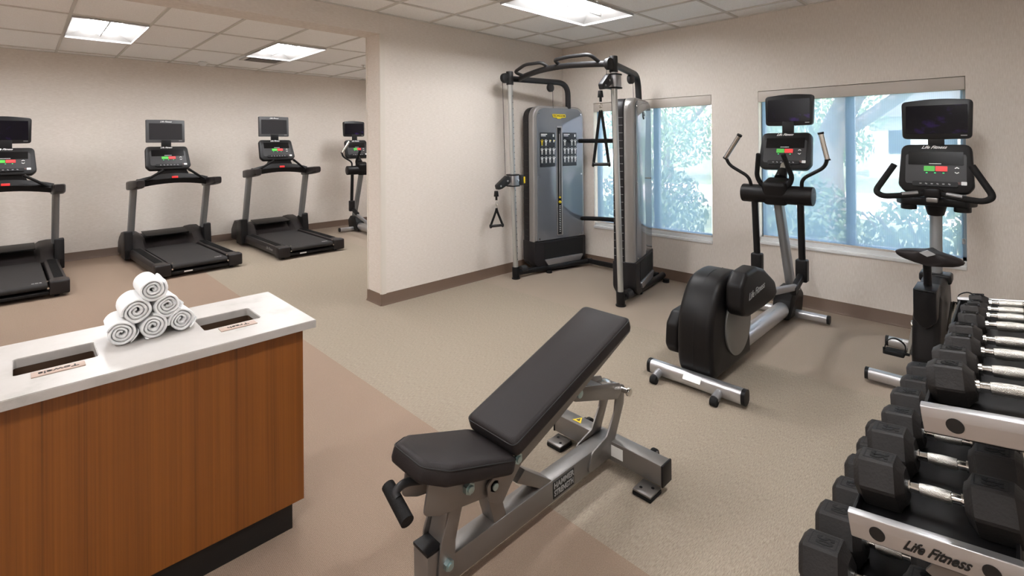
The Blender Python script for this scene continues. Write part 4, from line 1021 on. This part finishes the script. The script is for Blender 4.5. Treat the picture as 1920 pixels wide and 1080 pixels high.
for h, word, px in ((HOL[0], 'Trash', -4.486), (HOL[1], 'Towels', -4.998)):
    q = MB(); q.M = IT; x0, x1, y0, y1 = h
    # drop-in liner lip and dark chute below the slot
    q.box((x0-.002, (y0+y1)/2, CZ-.055), (.004, y1-y0, .05)).box((x1+.002, (y0+y1)/2, CZ-.055), (.004, y1-y0, .05)).box(((x0+x1)/2, y0-.002, CZ-.055), (x1-x0, .004, .05)).box(((x0+x1)/2, y1+.002, CZ-.055), (x1-x0, .004, .05))
    q.build('slot_rim', mat('brown rim', (70, 50, 34), .6), t)
    q = MB(); q.M = IT
    q.box(((x0+x1)/2, (y0+y1)/2, CZ-.30), (x1-x0+.02, y1-y0+.02, .004)).box((x0-.006, (y0+y1)/2, CZ-.19), (.004, y1-y0, .22)).box((x1+.006, (y0+y1)/2, CZ-.19), (.004, y1-y0, .22)).box(((x0+x1)/2, y0-.006, CZ-.19), (x1-x0, .004, .22)).box(((x0+x1)/2, y1+.006, CZ-.19), (x1-x0, .004, .22))
    q.build('chute_liner', BLACK, t)
    q = MB(); q.M = IT; q.box((px, -2.066, CZ+.0015), (.126, .046, .003), bev=.0008)
    pq = q.build('slot_plaque', TAUPE, t)
    text('plaque_lettering', word, BLKP, pq, IT @ frame((px, -2.066, CZ+.0035), (-1, 0, 0), (0, -1, 0)), .026, bold=.01, xs=1.25, depth=.0012)

# rolled towels
def towel(c, rz, seed, label, L=.165, r=.0415):
    rnd = random.Random(seed)
    o_ = thing('rolled_towel', label, 'towel', c, (0, 0, rz), 'pyramid of six rolled towels')
    turns = 3.3; n = int(turns*30); th = r/(turns+.45)*.98
    ph = rnd.random()*6.28
    def spiral(yj, f):
        outp, inp = [], []
        for k in range(n+1):
            a = k/n*turns*2*PI; rad = r*(.13+.87*(k/n))
            wob = 1+.05*math.sin(a*1.7+ph+yj*9)*(1-k/n)+.015*math.sin(a*3.1+ph*2+yj*14)
            sq = 1+.05*math.cos(2*(a+ph))*(.4+.6*(1-k/n))
            x, z = rad*math.cos(a+ph)*wob*sq, rad*math.sin(a+ph)*wob/sq
            nx, nz = math.cos(a+ph), math.sin(a+ph)
            e = th*.465*f
            outp.append((x+nx*e, z+nz*e)); inp.append((x-nx*e, z-nz*e))
        return outp+inp[::-1]
    q = MB(); Ls = []; J = 9
    for j in range(J+1):
        u = j/J; f = .45 if j in (0, J) else (.85 if j in (1, J-1) else 1.)
        y = -L/2+[0, .006, .02][j] if j < 3 else (L/2-[0, .006, .02][J-j] if J-j < 3 else -L/2+.02+(L-.04)*(j-2)/(J-4))
        lp = spiral(u, f)
        Ls.append([(x, y+.004*math.sin(math.atan2(z, x)*3+seed)+(.012*(1-math.hypot(x, z)/r) if j < 2 else 0), z) for x, z in lp])
    q.loft(Ls, cap=True); bo = q.build('towel_roll', TOWEL, o_, 70)
    # loose hem hanging at the outer edge
    q = MB(); a0 = -.9 if seed % 2 else -2.2
    hp = [(math.cos(a0+.25*k)*(r+.001+.003*k), math.sin(a0+.25*k)*(r+.0*k)) for k in range(4)]
    hp = [(x, max(z, -r+.004)) for x, z in hp]
    q.loft([[(x, -L/2+.01, z+.003), (x, L/2-.02, z+.003), (x, L/2-.02, z-.003), (x, -L/2+.004*k, z-.003)] for k, (x, z) in enumerate(hp)]); q.build('towel_hem', TOWEL, o_, 60)
TY = -1.895
def tz(k): return CZ+.042+k*.067
towel((-4.828, TY-.005, tz(0)), -.06, 1, 'rolled white towel at bottom left of the pyramid')
towel((-4.741, TY, tz(0)), .03, 2, 'rolled white towel at bottom centre of the pyramid')
towel((-4.654, TY+.008, tz(0)), .05, 3, 'rolled white towel at bottom right of the pyramid')
towel((-4.785, TY-.004, tz(1)), -.03, 4, 'rolled white towel at left of the pyramid\'s middle row', r=.043)
towel((-4.698, TY+.004, tz(1)), .06, 5, 'rolled white towel at right of the pyramid\'s middle row')
towel((-4.739, TY, tz(2)), .0, 6, 'rolled white towel on top of the pyramid')
